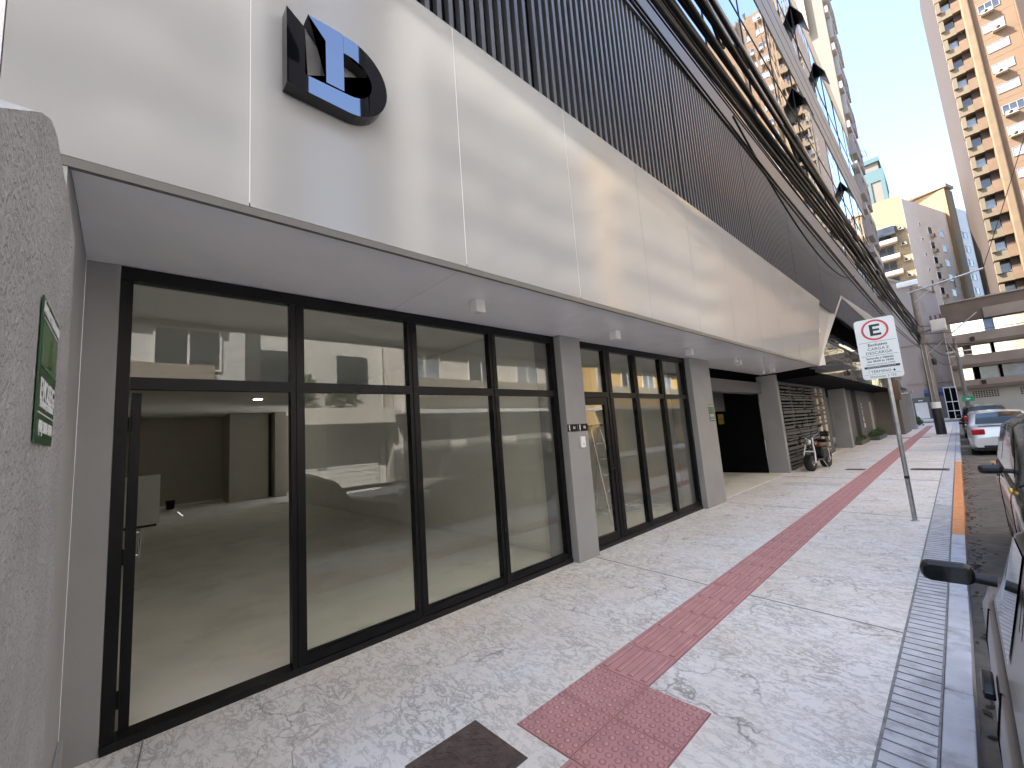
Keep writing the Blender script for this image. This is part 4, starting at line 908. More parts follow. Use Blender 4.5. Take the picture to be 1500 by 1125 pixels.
    if kind == 'sedan':
        m = MB(); m.box(-.55, .55, -h+.02, -h+.25, 1.008, 1.03, .008); m.build('trunk_lip', MT[paint], t, True)
        sm = MB(); sm.tube([(-Wd*.62, -h+.045, .70), (-Wd*.60, -h+.05, .695), (0, -h+.03, .69), (Wd*.60, -h+.05, .695)], .004, 4); sm.build('trunk_seam', MT['void'], t, True)
    if emblem:
        m = MB(); m.lathe([(.055, .0), (.055, .008), (.047, .008), (.047, 0)], (0, -h+.005, .885), 'y', 20); m.xf(Matrix.Translation((0, -.0, 0)))
        for pts in ([(-.03, .035), (-.012, -.005), (0, .012), (.012, -.005), (.03, .035)], [(-.035, .01), (-.018, -.035), (0, .0), (.018, -.035), (.035, .01)]):
            m.tube([(x, -h+.002, .885+z) for x, z in pts], .006, 4)
        m.build('emblem', MT['chrome'], t, True)
    m = MB(); m.tube([(.0, ra+.15, lerp_tab(roof, ra+.15)+.01), (0, ra-.25, lerp_tab(roof, ra+.1)+.22)], .004, 5); m.build('antenna', MT['black'], t, True)
    return t
RZ = ROADZ
make_car('parked_car', (.735, 2.14, RZ), 'black hatchback close beside the kerb with its oval door mirror over the pavement edge', 'carblack', 3.75, .80, 'hatch', 'cars parked along the kerb', 0, True)
make_car('parked_car', (1.02, 6.85, RZ), 'dark tall car parked facing the camera, second along the kerb', 'cargrey', 4.15, .82, 'suv', 'cars parked along the kerb', R(180), amber=True)
make_car('parked_car', (.90, 23.35, RZ), 'silver sedan parked at the kerb showing its red tail lamps and number plate', 'silver', 4.2, .83, 'sedan', 'cars parked along the kerb', 0, plate='RLE 0E67', emblem=True)
make_car('parked_car', (.92, 28.6, RZ), 'white car parked just in front of the silver sedan', 'carwhite', 4.0, .83, 'hatch', 'cars parked along the kerb')
make_car('parked_car', (.85, 33.6, RZ), 'dark car parked in front of the white car, farthest along the kerb', 'carblack', 4.2, .86, 'suv', 'cars parked along the kerb')
make_car('parked_car', (5.75, 16.5, RZ), 'red car parked on the far side of the road, mirrored in the narrow shopfront', 'carred', 4.0, .82, 'hatch', None, R(180))

# ------------------------------------------------------------------ electric scooter
t = thing('electric_scooter', (-3.18, 15.75, 0), 'black electric scooter with fat tyres, white fork and brown seat beside the board lattice', 'scooter', None, R(172))  # local: +y forward
WB = .60
for yc, nm in ((WB, 'front_wheel'), (-WB, 'rear_wheel')):
    w = MB(); w.lathe([(.12, -.085), (.19, -.105), (.225, -.075), (.235, 0), (.225, .075), (.19, .105), (.12, .085)], (0, yc, .235), 'x', 28); wo = w.build(nm, MT['rubber'], t, True)
    MB().lathe([(.125, -.075), (.05, -.09), (.05, .09), (.125, .075)], (0, yc, .235), 'x', 20).build('rim', MT['chrome'], wo, True)
m = MB()
for s in (-1, 1): m.tube([(s*.145, WB, .235), (s*.145, WB-.05, .52), (s*.10, WB-.13, .78), (s*.085, WB-.18, .98)], .020, 8)
m.tube([(-.145, WB-.05, .53), (-.12, WB-.07, .575), (.12, WB-.07, .575), (.145, WB-.05, .53)], .022, 8)
m.build('fork', MT['white'], t, True)
m = MB()
pts = [(WB+.24*math.cos(a)*1.08, .235+.24*math.sin(a)*1.10) for a in [R(20+14*k) for k in range(9)]]
vs = [(sx*.085, p[0], p[1]) for p in pts for sx in (-1, 1)]; m.add(vs, [(2*i, 2*i+1, 2*i+3, 2*i+2) for i in range(8)], True); m.build('fender', MT['black'], t, True)
m = MB(); m.lathe([(.05, -.08), (.10, -.04), (.105, .03), (.095, .045)], (0, WB-.10, .86), 'y', 20); m.build('headlight', MT['black'], t, True)
MB().lathe([(.092, 0), (.07, .02), (.02, .028)], (0, WB-.055, .86), 'y', 20).build('headlight_lens', MT['clearlamp'], t, True)
m = MB(); m.lathe([(.045, -.02), (.045, .02)], (0, WB-.06, .70), 'y', 14); m.build('horn', MT['chrome'], t, True)
m = MB(); m.tube([(-.36, WB-.34, 1.08), (-.22, WB-.26, 1.10), (-.08, WB-.2, 1.0), (.08, WB-.2, 1.0), (.22, WB-.26, 1.10), (.36, WB-.34, 1.08)], .013, 8); m.build('handlebar', MT['chrome'], t, True)
for s in (-1, 1):
    MB().tube([(s*.24, WB-.27, 1.10), (s*.37, WB-.35, 1.08)], .02, 8).build('grip', MT['rubber'], t, True)
    m = MB(); m.tube([(s*.2, WB-.25, 1.1), (s*.27, WB-.25, 1.30)], .007, 6); m.ball((s*.30, WB-.25, 1.33), .06, 2, (1, .3, .7)); m.build('mirror', MT['black'], t, True)
    m = MB(); m.ball((s*.17, WB-.12, .80), .03, 1); m.build('turn_signal', MT['amber'], t, True)
m = MB(); m.box(-.12, .12, -.28, .36, .27, .33, .02); m.tube([(0, .34, .3), (0, WB-.17, .62), (0, WB-.19, .95)], .035, 8); m.build('frame', MT['black'], t, True)
m = MB(); m.box(-.14, .14, -.62, -.08, .33, .66, .05); m.build('battery_box', MT['black'], t, True)
m = MB(); m.box(-.15, .15, -.52, .02, .662, .80, .06); m.build('seat', MT['seat'], t, True)
m = MB(); m.box(-.14, .14, -.80, -.50, .78, .88, .045); m.build('rear_seat', MT['black'], t, True)
m = MB(); m.tube([(-.10, -.74, .86), (-.10, -.82, 1.08), (.10, -.82, 1.08), (.10, -.74, .86)], .013, 6); m.box(-.12, .12, -.86, -.80, .95, 1.12, .03); m.build('backrest', MT['black'], t, True)
m = MB()
for s in (-1, 1): m.tube([(s*.12, -WB, .235), (s*.14, -.5, .62)], .025, 8)
m.build('shock_absorber', MT['chrome'], t, True)
m = MB(); m.tube([(-.1, -.1, .27), (-.26, -.02, .01)], .012, 6); m.build('kickstand', MT['steel'], t, True)
m = MB(); vs = [(sx*.1, -WB+.27*math.cos(a), .235+.27*math.sin(a)) for a in [R(60+15*k) for k in range(8)] for sx in (-1, 1)]; m.add(vs, [(2*i, 2*i+1, 2*i+3, 2*i+2) for i in range(7)], True); m.build('rear_fender', MT['black'], t, True)

# ------------------------------------------------------------------ plants
def plant(loc, rx, ry, h, n, label, group, m_='leaf', cat='plant', name='low_shrub', ls=.07):
    t = thing(name, loc, label, cat, group)
    m = MB(); st = MB()
    for k in range(n):
        a = random.uniform(0, 6.283); q = math.sqrt(random.random()); x, y = rx*q*math.cos(a), ry*q*math.sin(a); z = h*(.25+.75*random.random())*(1-.5*q*q)
        d = Vector((random.gauss(0, 1), random.gauss(0, 1), random.gauss(.3, .6))).normalized(); u = d.orthogonal().normalized(); L = ls*random.uniform(.7, 1.4); w = L*.38
        p = Vector((x, y, z)); m.add([p, p+d*L*.5+u*w, p+d*L, p+d*L*.5-u*w], [(0, 1, 2, 3)])
    for k in range(7):
        a = random.uniform(0, 6.283); st.tube([(0.2*rx*math.cos(a), .2*ry*math.sin(a), 0), (.5*rx*math.cos(a), .5*ry*math.sin(a), h*.6)], .006, 4)
    m.build('foliage', MT[m_], t, True, fix=False); st.build('stem', MT['soil'], t, True)
    return t
random.seed(8)
for (x0, x1, y0, y1, lab) in ((-4.2, -3.50, 26.7, 29.4, 'low dark planter bed at the building foot, nearer the scooter'), (-3.68, -3.2, 30.6, 34.2, 'low dark planter bed under the dark wall further on')):
    t = thing('planter', ((x0+x1)/2, (y0+y1)/2, 0), lab, 'planter', 'planter beds along the entrance')
    f = MB(); f.box(x0, x1, y0, y0+.08, 0, .2); f.box(x0, x1, y1-.08, y1, 0, .2); f.box(x0, x0+.08, y0+.081, y1-.081, 0, .2); f.box(x1-.08, x1, y0+.081, y1-.081, 0, .2); f.build('curb', MT['darkpaint'], t)
    MB().box(x0+.081, x1-.081, y0+.081, y1-.081, 0, .16).build('earth', MT['soil'], t)
for i, y in enumerate((27.3, 28.2, 29.0)): plant((-3.85, y, .16), .28, .40, .30, 330, ('first', 'second', 'third')[i]+' green shrub from the scooter in the near planter bed', 'shrubs in the planter beds')
for i, y in enumerate((31.2, 32.4, 33.6)): plant((-3.45, y, .16), .2, .5, .42, 330, ('nearest', 'middle', 'farthest')[i]+' of the three green shrubs in the far planter bed', 'shrubs in the planter beds')
plant((-2.55, 47.0, 0), .4, .4, 1.1, 600, 'small round green bush behind the grey gate', None, name='round_bush', cat='bush', ls=.12)

# ------------------------------------------------------------------ far buildings
def window_set(parent, spots, w, h, frame_m, pane_m, d=.12, nm='window', mull=1, sill=None):
    """spots: (point on wall, u direction, outward normal); first one built, the rest copied with shared meshes"""
    fr = MB(); b = .06*max(1, w/1.6)
    fr.box(-w/2, w/2, -.02, d*.5, h/2-b, h/2); fr.box(-w/2, w/2, -.02, d*.5, -h/2, -h/2+b); fr.box(-w/2, -w/2+b, -.02, d*.5, -h/2+b, h/2-b); fr.box(w/2-b, w/2, -.02, d*.5, -h/2+b, h/2-b)
    for k in range(1, mull+1):
        x = -w/2+w*k/(mull+1); fr.box(x-b/2, x+b/2, -.018, d*.4, -h/2+b, h/2-b)
    pn = MB().box(-w/2+b*.9, w/2-b*.9, 0, .02, -h/2+b*.9, h/2-b*.9)
    fm = pm = None
    for i, (p, u, nrm) in enumerate(spots):
        mx = frame_mtx(p, u, Vector(nrm).cross(Vector(u))*1.0)
        u_ = Vector(u).normalized(); n_ = Vector(nrm).normalized(); z_ = u_.cross(n_)
        mtx = Matrix((u_, n_, Vector((0, 0, 1)))).transposed().to_4x4(); mtx.translation = Vector(p)-parent.location
        if fm is None:
            wo = fr.build(nm, MT[frame_m], parent, True); po = pn.build('pane', MT[pane_m if isinstance(pane_m, str) else pane_m[0]], wo, True); fm = wo; pm = po
        else:
            wo = fm.copy(); COL.objects.link(wo); po = pm.copy(); COL.objects.link(po); po.parent = wo
        wo.parent = parent; wo.matrix_local = mtx
        if not isinstance(pane_m, str):
            po.material_slots[0].link = 'OBJECT'; po.material_slots[0].material = MT[pane_m[i % len(pane_m)]] if True else None
def ac_set(parent, spots, w=.8, h=.55, d=.5):
    fm = None
    for (p, u, nrm) in spots:
        u_ = Vector(u).normalized(); n_ = Vector(nrm).normalized()
        mtx = Matrix((u_, n_, Vector((0, 0, 1)))).transposed().to_4x4(); mtx.translation = Vector(p)-parent.location
        if fm is None:
            m = MB(); m.box(-w/2, w/2, 0, d, -h/2, h/2, .03); m.box(-w*.6, w*.6, .0, d*1.1, -h/2-.07, -h/2-.005); fm = o = m.build('air_conditioner', MT['cream'], parent, True)
            g = MB().lathe([(.2, 0), (.2, .01), (.05, .012)], (-.08, d+.002, 0), 'y', 14).build('fan_grille', MT['black'], o, True); ac_set.g = g
        else:
            o = fm.copy(); COL.objects.link(o); g = ac_set.g.copy(); COL.objects.link(g); g.parent = o
        o.parent = parent; o.matrix_local = mtx
NY = (0, -1, 0); UX = (1, 0, 0)
random.seed(31)
# --- orange tower
t = thing('orange_tower', (13, 95, 0), 'very tall orange apartment tower at the right with air conditioners under its windows', 'building')
P_ = lambda mb, name, m: mb.build(name, MT[m], t)
P_(MB().box(9.05, 12.7, 85, 111, 0, 78), 'wall', 'orange'); P_(MB().box(12.72, 26, 84.2, 111, 0, 78), 'wall', 'orange')
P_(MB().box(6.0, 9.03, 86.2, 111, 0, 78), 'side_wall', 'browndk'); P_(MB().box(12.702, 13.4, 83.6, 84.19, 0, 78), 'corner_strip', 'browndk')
P_(MB().box(8.25, 9.04, 84.6, 86.19, 0, 78, .12), 'pilaster', 'orangel')
zz = [55.4-3.05*k for k in range(-7, 17)]
for i, z in enumerate(zz):
    P_(MB().box(6.02, 7.45, 85.1, 86.19, z-1.5, z-.4).box(6.02, 6.45, 84.8, 86.18, z-.39, z+1.2), 'bay', 'beige')
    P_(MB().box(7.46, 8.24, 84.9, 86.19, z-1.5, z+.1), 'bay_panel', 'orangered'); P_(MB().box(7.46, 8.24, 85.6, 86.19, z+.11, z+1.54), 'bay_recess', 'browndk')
window_set(t, [((10.65, 84.99, z), UX, NY) for z in zz], 1.95, 1.25, 'cbal', ['midpane', 'cbal', 'dkpane', 'midpane', 'cbal'], mull=2)
window_set(t, [((6.95, 85.9, z+.4), UX, NY) for z in zz], .9, 1.2, 'cbal', ['midpane', 'dkpane'], mull=0)
ac_set(t, [((10.65+random.choice((-.3, .1, .35)), 84.98, z-.78), UX, NY) for i, z in enumerate(zz) if i % 5 not in (1, 4)], .95, .5, .55)
m = MB()
for z in zz: m.box(9.06, 12.69, 84.985, 85, z-1.53, z-1.50)
P_(m, 'floor_line', 'ochre')
# --- brown parking building with ribbon windows, closes the end of the street
t = thing('parking_building', (11, 72, 0), 'brown concrete parking building with rows of long bright windows at the end of the street', 'building')
P_ = lambda mb, name, m: mb.build(name, MT[m], t)
GX0, GX1 = 0.15, 24
P_(MB().box(GX0, GX1, 67.6, 80, 0, 12.9), 'core', 'void')
P_(MB().box(GX0, GX1, 67.0, 67.59, 0, 3.25), 'base_wall', 'gwall')
for (a, b, mm, yy) in ((3.26, 4.1, 'brownl', 66.6), (5.55, 6.75, 'brownl', 66.7), (7.95, 9.15, 'brownl', 66.7), (10.55, 12.75, 'brown', 66.85)):
    P_(MB().box(GX0, GX1, yy, 67.59, a, b), 'spandrel', mm)
    if a < 10: P_(MB().box(GX0, GX1, yy-.35, yy-.002, a-.12, a+.22), 'ledge', 'brown')
P_(MB().box(3.2, GX1, 66.3, 66.84, 10.5, 11.6), 'beam', 'brownl'); P_(MB().box(GX0+.4, GX1, 66.7, 67.3, 12.76, 12.9), 'coping', 'cream')
P_(MB().box(GX0-.05, GX0+.5, 66.75, 67.58, 3.27, 10.5), 'corner_pier', 'brownl')
for (z0, z1, segs) in ((9.16, 10.5, [(.5, 3.1, 'pane'), (3.12, 3.75, 'bluepane'), (3.78, 7, 'pane'), (7.05, 12, 'pane'), (12.1, 18, 'pane'), (18.1, 23.9, 'pane')]),
                       (6.76, 7.94, [(.52, 1.2, 'pane'), (1.25, 1.8, 'orange'), (1.82, 3.2, 'pane'), (3.5, 6.8, 'pane'), (7.1, 12, 'pane'), (12.3, 23.9, 'pane')]),
                       (4.11, 5.54, [(.9, 1.6, 'pane'), (2.1, 3.4, 'midpane'), (3.7, 5.2, 'midpane'), (5.5, 7.2, 'pane'), (7.6, 12, 'midpane'), (12.3, 23.9, 'pane')])):
    for a, b, mm in segs:
        w = P_(MB().box(a, b, 67.2, 67.25, z0+.02, z1-.02), 'window', mm)
        MB().box(b+.001, b+.06, 67.1, 67.3, z0, z1).build('frame', MT['brownl'], w)
m = MB()
for x in (1.55, 5.2, 1.9, 6.3):
    pass
for (x, z) in ((2.05, 8.5), (2.2, 3.75), (5.6, 6.1)): m.box(x-.17, x+.17, 66.5, 66.69, z-.2, z+.2)
P_(m, 'drain_box', 'browndk')
for (a, b) in ((1.25, 3.3), (4.55, 7.2), (8.4, 11)):
    m = MB(); n = int((b-a)/.19)
    for i in range(n):
        for k in range(4): m.box(a+i*.19, a+i*.19+.12, 66.985, 66.999, 2.15+k*.19, 2.27+k*.19)
    P_(m, 'vent_grid', 'void')
# --- corner apartment block, beige front with balconies and a white side
cx, cy = -1.55, 95.0; th = R(18.7); dv = Vector((math.sin(th), math.cos(th), 0)); nv = Vector((math.cos(th), -math.sin(th), 0)); fv = Vector((-1, 0, 0))
t = thing('apartment_block', (cx-4, cy+8, 0), 'corner apartment block with beige balcony front and white side wall', 'building')
P_ = lambda mb, name, m: mb.build(name, MT[m], t)
c0 = Vector((cx, cy, 0))
def quadbox(pts, z0, z1): m = MB(); m.prism([(p.x, p.y) for p in pts], z0, z1, 'z'); return m
a1 = c0+dv*15.6
P_(quadbox([c0, a1, a1+Vector((-9, 2, 0)), c0+Vector((-9, 0, 0))], 0, 36.8), 'wall', 'wwall')
P_(quadbox([c0+Vector((.01, -.25, 0)), c0+Vector((.01, -.002, 0)), c0+Vector((-9, -.002, 0)), c0+Vector((-9, -.25, 0))], 0, 37.4), 'front_wall', 'aptbeige')
p1 = a1; p2 = c0+dv*18.8
P_(quadbox([p1+nv*.5, p2+nv*.5, p2-nv*6, p1-nv*6], 0, 41.3), 'stair_tower', 'ochre')
p3 = c0+dv*44
P_(quadbox([p2, p3, p3-nv*8, p2-nv*8-dv*.01], 0, 38.6), 'rear_wing', 'wwall')
P_(quadbox([p1-nv*6.01-dv*2, p2-nv*6.01, p2-nv*12, p1-nv*12-dv*2], 36, 41.6), 'roof_house', 'beige')
P_(quadbox([p1+nv*.8, p2+nv*.8, p2-nv*12.3, p1-nv*12.3-dv*2.4], 41.61, 42.2), 'tower_roof', 'brownl')
for k in range(11):
    z = 31.2-2.75*k
    if z < 5: break
    P_(MB().box(cx-8.6, cx-1.35, cy-1.45, cy-.26, z-1.9, z-1.15, .12), 'balcony', 'cream')
    m = MB(); m.box(cx-8.5, cx-1.4, cy-1.42, cy-1.38, z-.55, z-.5)
    for q in range(25): m.box(cx-8.5+q*.29, cx-8.47+q*.29, cy-1.42, cy-1.38, z-1.14, z-.56)
    P_(m, 'balcony_rail', 'frame')
    if k == 0: P_(MB().box(cx-8.6, cx-1.5, cy-1.3, cy-.27, z-.4, z+1.0), 'balcony_glass', 'dkpane')
    P_(MB().box(cx-8.7, cx-1.3, cy-.9, cy-.26, z+1.02, z+1.18), 'balcony_slab', 'cream')
ks = [31.2-2.75*k for k in range(10)]
window_set(t, [((cx-3.0, cy-.27, z-.25), UX, NY) for z in ks]+[((cx-5.6, cy-.27, z-.25), UX, NY) for z in ks], 2.0, 1.9, 'ochre', 'dkpane', mull=1)
ac_set(t, [((cx-.75, cy-.26, z+.4), UX, NY) for z in ks], .7, .4, .45)
sp = []; sp2 = []; sp3 = []
for z in ks:
    for s_ in (7.9, 12.3): sp.append((c0+dv*s_+nv*.01+Vector((0, 0, z+.9)), dv, nv))
    sp2.append((c0+dv*4.6+nv*.01+Vector((0, 0, z+1.6)), dv, nv))
    for s_ in (1.6, 3.4, 8.6, 10.4): sp3.append((p2+dv*s_+nv*.01+Vector((0, 0, z+2.0)), dv, nv))
window_set(t, sp, 1.5, 1.35, 'wwall', 'dkpane', mull=0); window_set(t, sp2, .6, .6, 'wwall', 'dkpane', mull=0); window_set(t, sp3, 1.4, 1.35, 'wwall', ['dkpane', 'midpane'], mull=0)
ac_set(t, [(q[0]-Vector((0, 0, 1.0)), q[1], q[2]) for i, q in enumerate(sp) if i % 2 == 0], .9, .5, .5)
P_(quadbox([p2+dv*5.9+nv*.2, p2+dv*6.2+nv*.2, p2+dv*6.2, p2+dv*5.9], 0, 38), 'drain_pipe', 'ochre')
P_(MB().box(cx-.05, cx+.0, cy-.255, cy-.25, 0, 37), 'corner_trim', 'cream')
t2 = thing('roof_dish', (p2.x-1.5, p2.y+1, 42.2), 'small round dish on the roof of the stair tower', 'dish')
MB().tube([(0, 0, 0), (0, 0, 1.0)], .06, 6).build('mast', MT['steel'], t2, True); MB().ball((0, -.1, 1.2), .6, 2, (1, .35, 1)).build('bowl', MT['cover'], t2, True)
# --- tower with teal trim far behind
t = thing('teal_tower', (-9, 155, 0), 'distant cream tower with teal trim and a teal roof band', 'building')
P_ = lambda mb, name, m: mb.build(name, MT[m], t)
P_(MB().box(-20, -4.9, 150, 162, 0, 64), 'wall', 'ctower'); P_(MB().box(-20, -4.75, 149.8, 162, 64.02, 67.3), 'roof_band', 'teal')
P_(MB().box(-5.6, -4.75, 149.8, 149.98, 0, 64), 'trim', 'teal')
for x in (-9.4, -8.2): P_(MB().box(x, x+.5, 149.75, 149.98, 0, 64), 'trim', 'teal')
P_(MB().box(-8.6, -5.6, 151, 158, 67.32, 70), 'roof_house', 'ctower'); P_(MB().box(-9.0, -5.2, 150.5, 158.5, 70.02, 71.3), 'roof_house_band', 'teal')
P_(MB().box(-16, -10, 151, 158, 67.32, 74), 'roof_house', 'pink')
m = MB()
for k in range(7): m.tube([(-13+k*.9, 150, 74.2), (-13+k*.9, 156, 75.2)], .08, 4)
m.tube([(-13, 150, 74.2), (-7.5, 150, 74.2)], .08, 4); m.tube([(-13, 156, 75.2), (-7.5, 156, 75.2)], .08, 4); P_(m, 'pergola', 'teal')
window_set(t, [((-11.0, 149.98, 61-3.6*k), UX, NY) for k in range(14)]+[((-13.6, 149.98, 61-3.6*k), UX, NY) for k in range(14)], 1.3, 1.8, 'ctower', 'dkpane', mull=0)
# --- cream tower standing behind the commercial building
t = thing('cream_tower', (-9, 39, 0), 'tall cream tower rising right behind the glass floors of the commercial building', 'building')
P_ = lambda mb, name, m: mb.build(name, MT[m], t)
P_(MB().box(-16, -2.52, 36.2, 41.5, 0, 62), 'wall', 'ctower')
P_(MB().box(-4.4, -3.5, 35.9, 36.19, 29.5, 62), 'pilaster', 'brownl')
m = MB()
for k in range(19): m.box(-2.515, -2.30, 36.25, 41.4, 3+3.05*k, 3.5+3.05*k)
P_(m, 'balcony', 'cbal')
window_set(t, [((-2.51, 37.5, 5.0+3.05*k), (0, 1, 0), (1, 0, 0)) for k in range(18)]+[((-2.51, 40.0, 5.0+3.05*k), (0, 1, 0), (1, 0, 0)) for k in range(18)], 1.7, 1.5, 'cbal', 'midpane', d=.5, mull=1)
P_(MB().box(-16, -5.2, 41.6, 66, 0, 44), 'rear_wing', 'ctower')  # unseen block, added to keep sun off the street end and parking building
# --- weathered concrete building and low wall at the end of the pavement
t = thing('weathered_building', (-3, 78, 0), 'windowless weathered pinkish concrete building behind the transformer pole', 'building')
P_ = lambda mb, name, m: mb.build(name, MT[m], t)
P_(MB().prism([(-9, 0), (-.05, 0), (.1, 15.4), (-3.9, 18.3), (-9, 18.3)], 72.5, 84, 'y'), 'wall', 'pink')
P_(MB().prism([(-3.9, 18.32), (.1, 15.42), (.1, 15.7), (-3.9, 18.6)], 72.3, 73.5, 'y'), 'parapet', 'cream'); P_(MB().box(-3.2, -1.2, 72.2, 73.2, 16.9, 17.6, .1), 'roof_vent', 'white')
m = MB(); m.box(-9, 0, 72.44, 72.499, 4.4, 4.55); m.box(-9, 0, 72.44, 72.499, 9.3, 9.4); P_(m, 'floor_line', 'brownl')
t = thing('low_wall', (-2.4, 70, 0), 'low dark grey street wall with a white door at the end of the pavement', 'wall')
P_ = lambda mb, name, m: mb.build(name, MT[m], t)
P_(MB().box(-5.0, -.1, 70, 70.3, 0, 2.7), 'wall', 'gatepaint'); P_(MB().box(-3.55, -2.45, 69.93, 69.99, .2, 2.1), 'door', 'white'); P_(MB().box(-3.2, -2.8, 69.9, 69.99, 2.3, 2.42), 'house_number', 'letter')
P_(MB().box(-.95, -.4, 69.92, 69.99, 1.85, 2.5), 'notice', 'signwhite'); P_(MB().box(-.93, -.42, 69.91, 69.918, 2.3, 2.47), 'notice_stripe', 'signred')
P_(MB().box(-5.0, -.1, 69.4, 69.99, 0, .12), 'step', 'white')
t = thing('blue_awning', (-1.2, 71, 2.71), 'dark blue awning behind the low grey wall', 'awning')
P_ = lambda mb, name, m: mb.build(name, MT[m], t)
P_(MB().prism([(70.4, 2.72), (72.3, 2.9), (72.3, 3.7), (70.4, 3.2)], -2.6, -.3, 'x'), 'canopy', 'blue')
t = thing('white_gate', (-.02, 66.4, 0), 'white tubular gate frame at the corner of the parking building', 'gate')
m = MB()
for z in (.9, 1.9, 3.5): m.box(-.9, .1, 66.35, 66.42, z, z+.08)
for x in (-.9, -.4, .06): m.box(x, x+.06, 66.34, 66.43, .02, 3.58)
m.build('gate_frame', MT['white'], t); MB().box(-.85, .05, 66.45, 66.5, .1, 3.4).build('gate_back', MT['void'], t)
t = thing('grey_gate', (-3.0, 44, 0), 'grey sheet metal gate with a grey post beyond the building end', 'gate')
MB().box(-3.9, -2.76, 44, 44.08, 0.05, 2.6).build('gate_leaf', MT['gatepaint'], t); MB().box(-2.74, -2.35, 43.8, 44.3, 0, 2.75, .01).build('post', MT['pillar'], t)
MB().box(-4.1, -2.2, 43.7, 44.4, 2.77, 2.95, .01).build('lintel', MT['pillar'], t); MB().box(-3.7, -2.6, 45, 46.5, 2.2, 3.4, .01).build('green_box', MT['teal'], t)
# --- neighbour at the far left, a sliver of it shows beside the fascia
t = thing('left_neighbour', (-13, -6, 0), 'pale neighbouring house with white bands and glazing seen as a sliver at the left edge', 'building')
P_ = lambda mb, name, m: mb.build(name, MT[m], t)
P_(MB().box(-20, -8.0, -34, -.9, 0, 25), 'wall', 'cream')
for z in (2.9, 5.7, 8.0): P_(MB().box(-7.99, -7.6, -16, -1.0, z, z+.75), 'balcony', 'white')
window_set(t, [((-7.98, -1.9-2.2*k, z), (0, 1, 0), (1, 0, 0)) for k in range(6) for z in (1.9, 4.7, 7.3, 9.8)], 2.0, 1.5, 'frame', 'midpane', mull=1)

# ------------------------------------------------------------------ buildings across the road (seen in the glass and the fascia)
def block(name, x0, x1, y0, y1, h, wall, label, fw=3.0, fh=3.0, base=4.0, pane='midpane', bal=True):
    t = thing(name, ((x0+x1)/2, (y0+y1)/2, 0), label, 'building')
    MB().box(x0, x1, y0, y1, 0, h).build('wall', MT[wall], t)
    nfl = int((h-base-1)/fh); nb = max(1, int((y1-y0)/fw)); step = (y1-y0)/nb
    while nb*nfl > 95: nb = max(1, nb-1); step = (y1-y0)/nb
    window_set(t, [((x0-.01, y0+step*(j+.5), base+fh*(i+.5)), (0, -1, 0), (-1, 0, 0)) for i in range(nfl) for j in range(nb)], min(1.9, step*.6), 1.5, 'white', [pane, 'dkpane', 'midpane'], mull=1)
    if bal:
        for i in range(nfl): MB().box(x0-.7, x0-.002, y0+step*.2, y1-step*.3, base+fh*i-.05, base+fh*i+.85).build('balcony', MT['cream'], t)
    MB().box(x0-.3, x1, y0-.2, y1+.2, h+.002, h+.6).build('cornice', MT[wall], t)
    for j in range(nb):
        s = MB(); yy = y0+step*(j+.5)
        for k in range(14): s.box(x0-.03, x0-.002, yy-step*.36, yy+step*.36, .1+k*.2, .1+k*.2+.17)
        s.build('shutter', MT['shutter'], t)
    MB().box(x0-.9, x0-.001, y0, y1, 3.1, 3.3).build('canopy', MT['opp3'], t)
    return t
block('opposite_tower', 10.4, 24, -34, -14, 26, 'opp2', 'sand coloured block across the road, behind the camera', pane='bluepane')
block('opposite_tower', 10.2, 24, -13.5, 3.2, 21, 'opp3', 'grey block across the road beside the low white house')
block('opposite_tower', 10.6, 14.8, 9.2, 24, 24, 'opp2', 'sand coloured block across the road beyond the low white house', pane='midpane')
block('opposite_tower', 10.2, 26, 24.6, 44, 24, 'opp4', 'golden block across the road opposite the end of the commercial building')
t = thing('white_house', (14, 6.2, 0), 'low white house across the road with garage doors and a balcony with railing', 'building')
P_ = lambda mb, name, m: mb.build(name, MT[m], t)
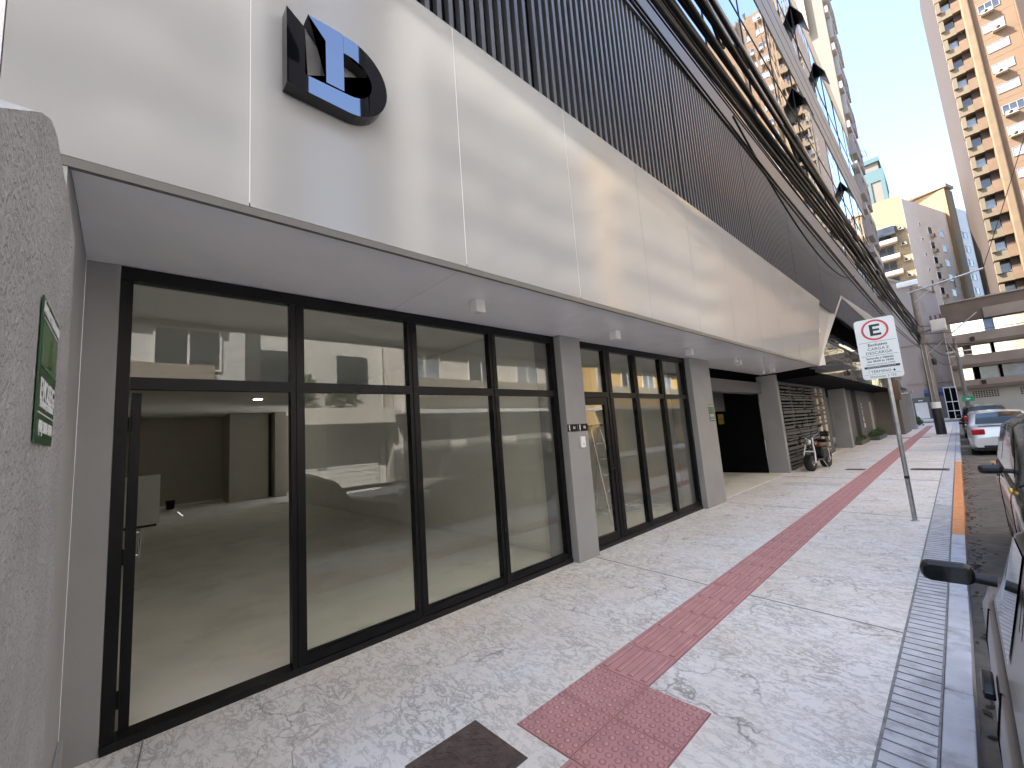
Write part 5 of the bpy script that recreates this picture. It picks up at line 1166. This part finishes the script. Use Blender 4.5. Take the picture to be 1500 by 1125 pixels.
P_(MB().box(11.2, 20, 3.3, 9.1, 0, 6.8), 'wall', 'opp1'); P_(MB().box(9.9, 11.19, 3.4, 9.0, 2.75, 3.4), 'balcony', 'opp2')
m = MB(); m.box(9.92, 9.98, 3.4, 9.0, 4.3, 4.38)
for k in range(47): m.box(9.93, 9.97, 3.42+k*.12, 3.45+k*.12, 3.41, 4.3)
P_(m, 'balcony_rail', 'pole')
for a, b in ((3.7, 6.0), (6.4, 8.7)):
    m = MB()
    for k in range(12): m.box(11.1, 11.19, a, b, .05+k*.21, .24+k*.21)
    P_(m, 'garage_door', 'opp1')
for k, y in enumerate((4.6, 7.6)): P_(MB().box(11.12, 11.19, y-.7, y+.7, 4.3, 5.9), 'window', 'dkpane')
P_(MB().box(12, 15, 3.25, 5.25, 6.81, 30), 'dark_reflection_slab', 'void'); P_(MB().box(12, 12.6, 7.75, 9.15, 6.81, 30), 'dark_reflection_slab', 'void')  # unseen dark slabs, added so the logo mirrors dark beside the sky
plant((10.4, 5.2, 3.41), .5, .5, 1.5, 260, 'potted tree on the balcony across the road, nearer the grey block', 'balcony plants across the road', name='balcony_plant', ls=.22)
plant((10.4, 6.9, 3.41), .5, .7, 1.1, 260, 'potted shrub on the balcony across the road, farther from the grey block', 'balcony plants across the road', name='balcony_plant', ls=.2)
# dry leaves and scraps in the gutter
random.seed(77); m = MB()
for k in range(260):
    x = KX1+.02+abs(random.gauss(0, .09)); y = random.uniform(2.4, 20); a = random.uniform(0, 6.28); L = random.uniform(.015, .045); w = L*random.uniform(.3, .6); z = ROADZ+.004
    u = Vector((math.cos(a), math.sin(a), 0)); v = Vector((-u.y, u.x, 0)); c = Vector((x, y, z+random.uniform(0, .006)))
    m.add([c-u*L, c+v*w+Vector((0, 0, .008)), c+u*L, c-v*w+Vector((0, 0, .004))], [(0, 1, 2, 3)])
o = tag(m.build('leaf_litter', MT['soil'], fix=False), 'dry leaves and scraps lying in the gutter below the kerb', 'litter'); o['kind'] = 'stuff'
bpy.context.view_layer.update()
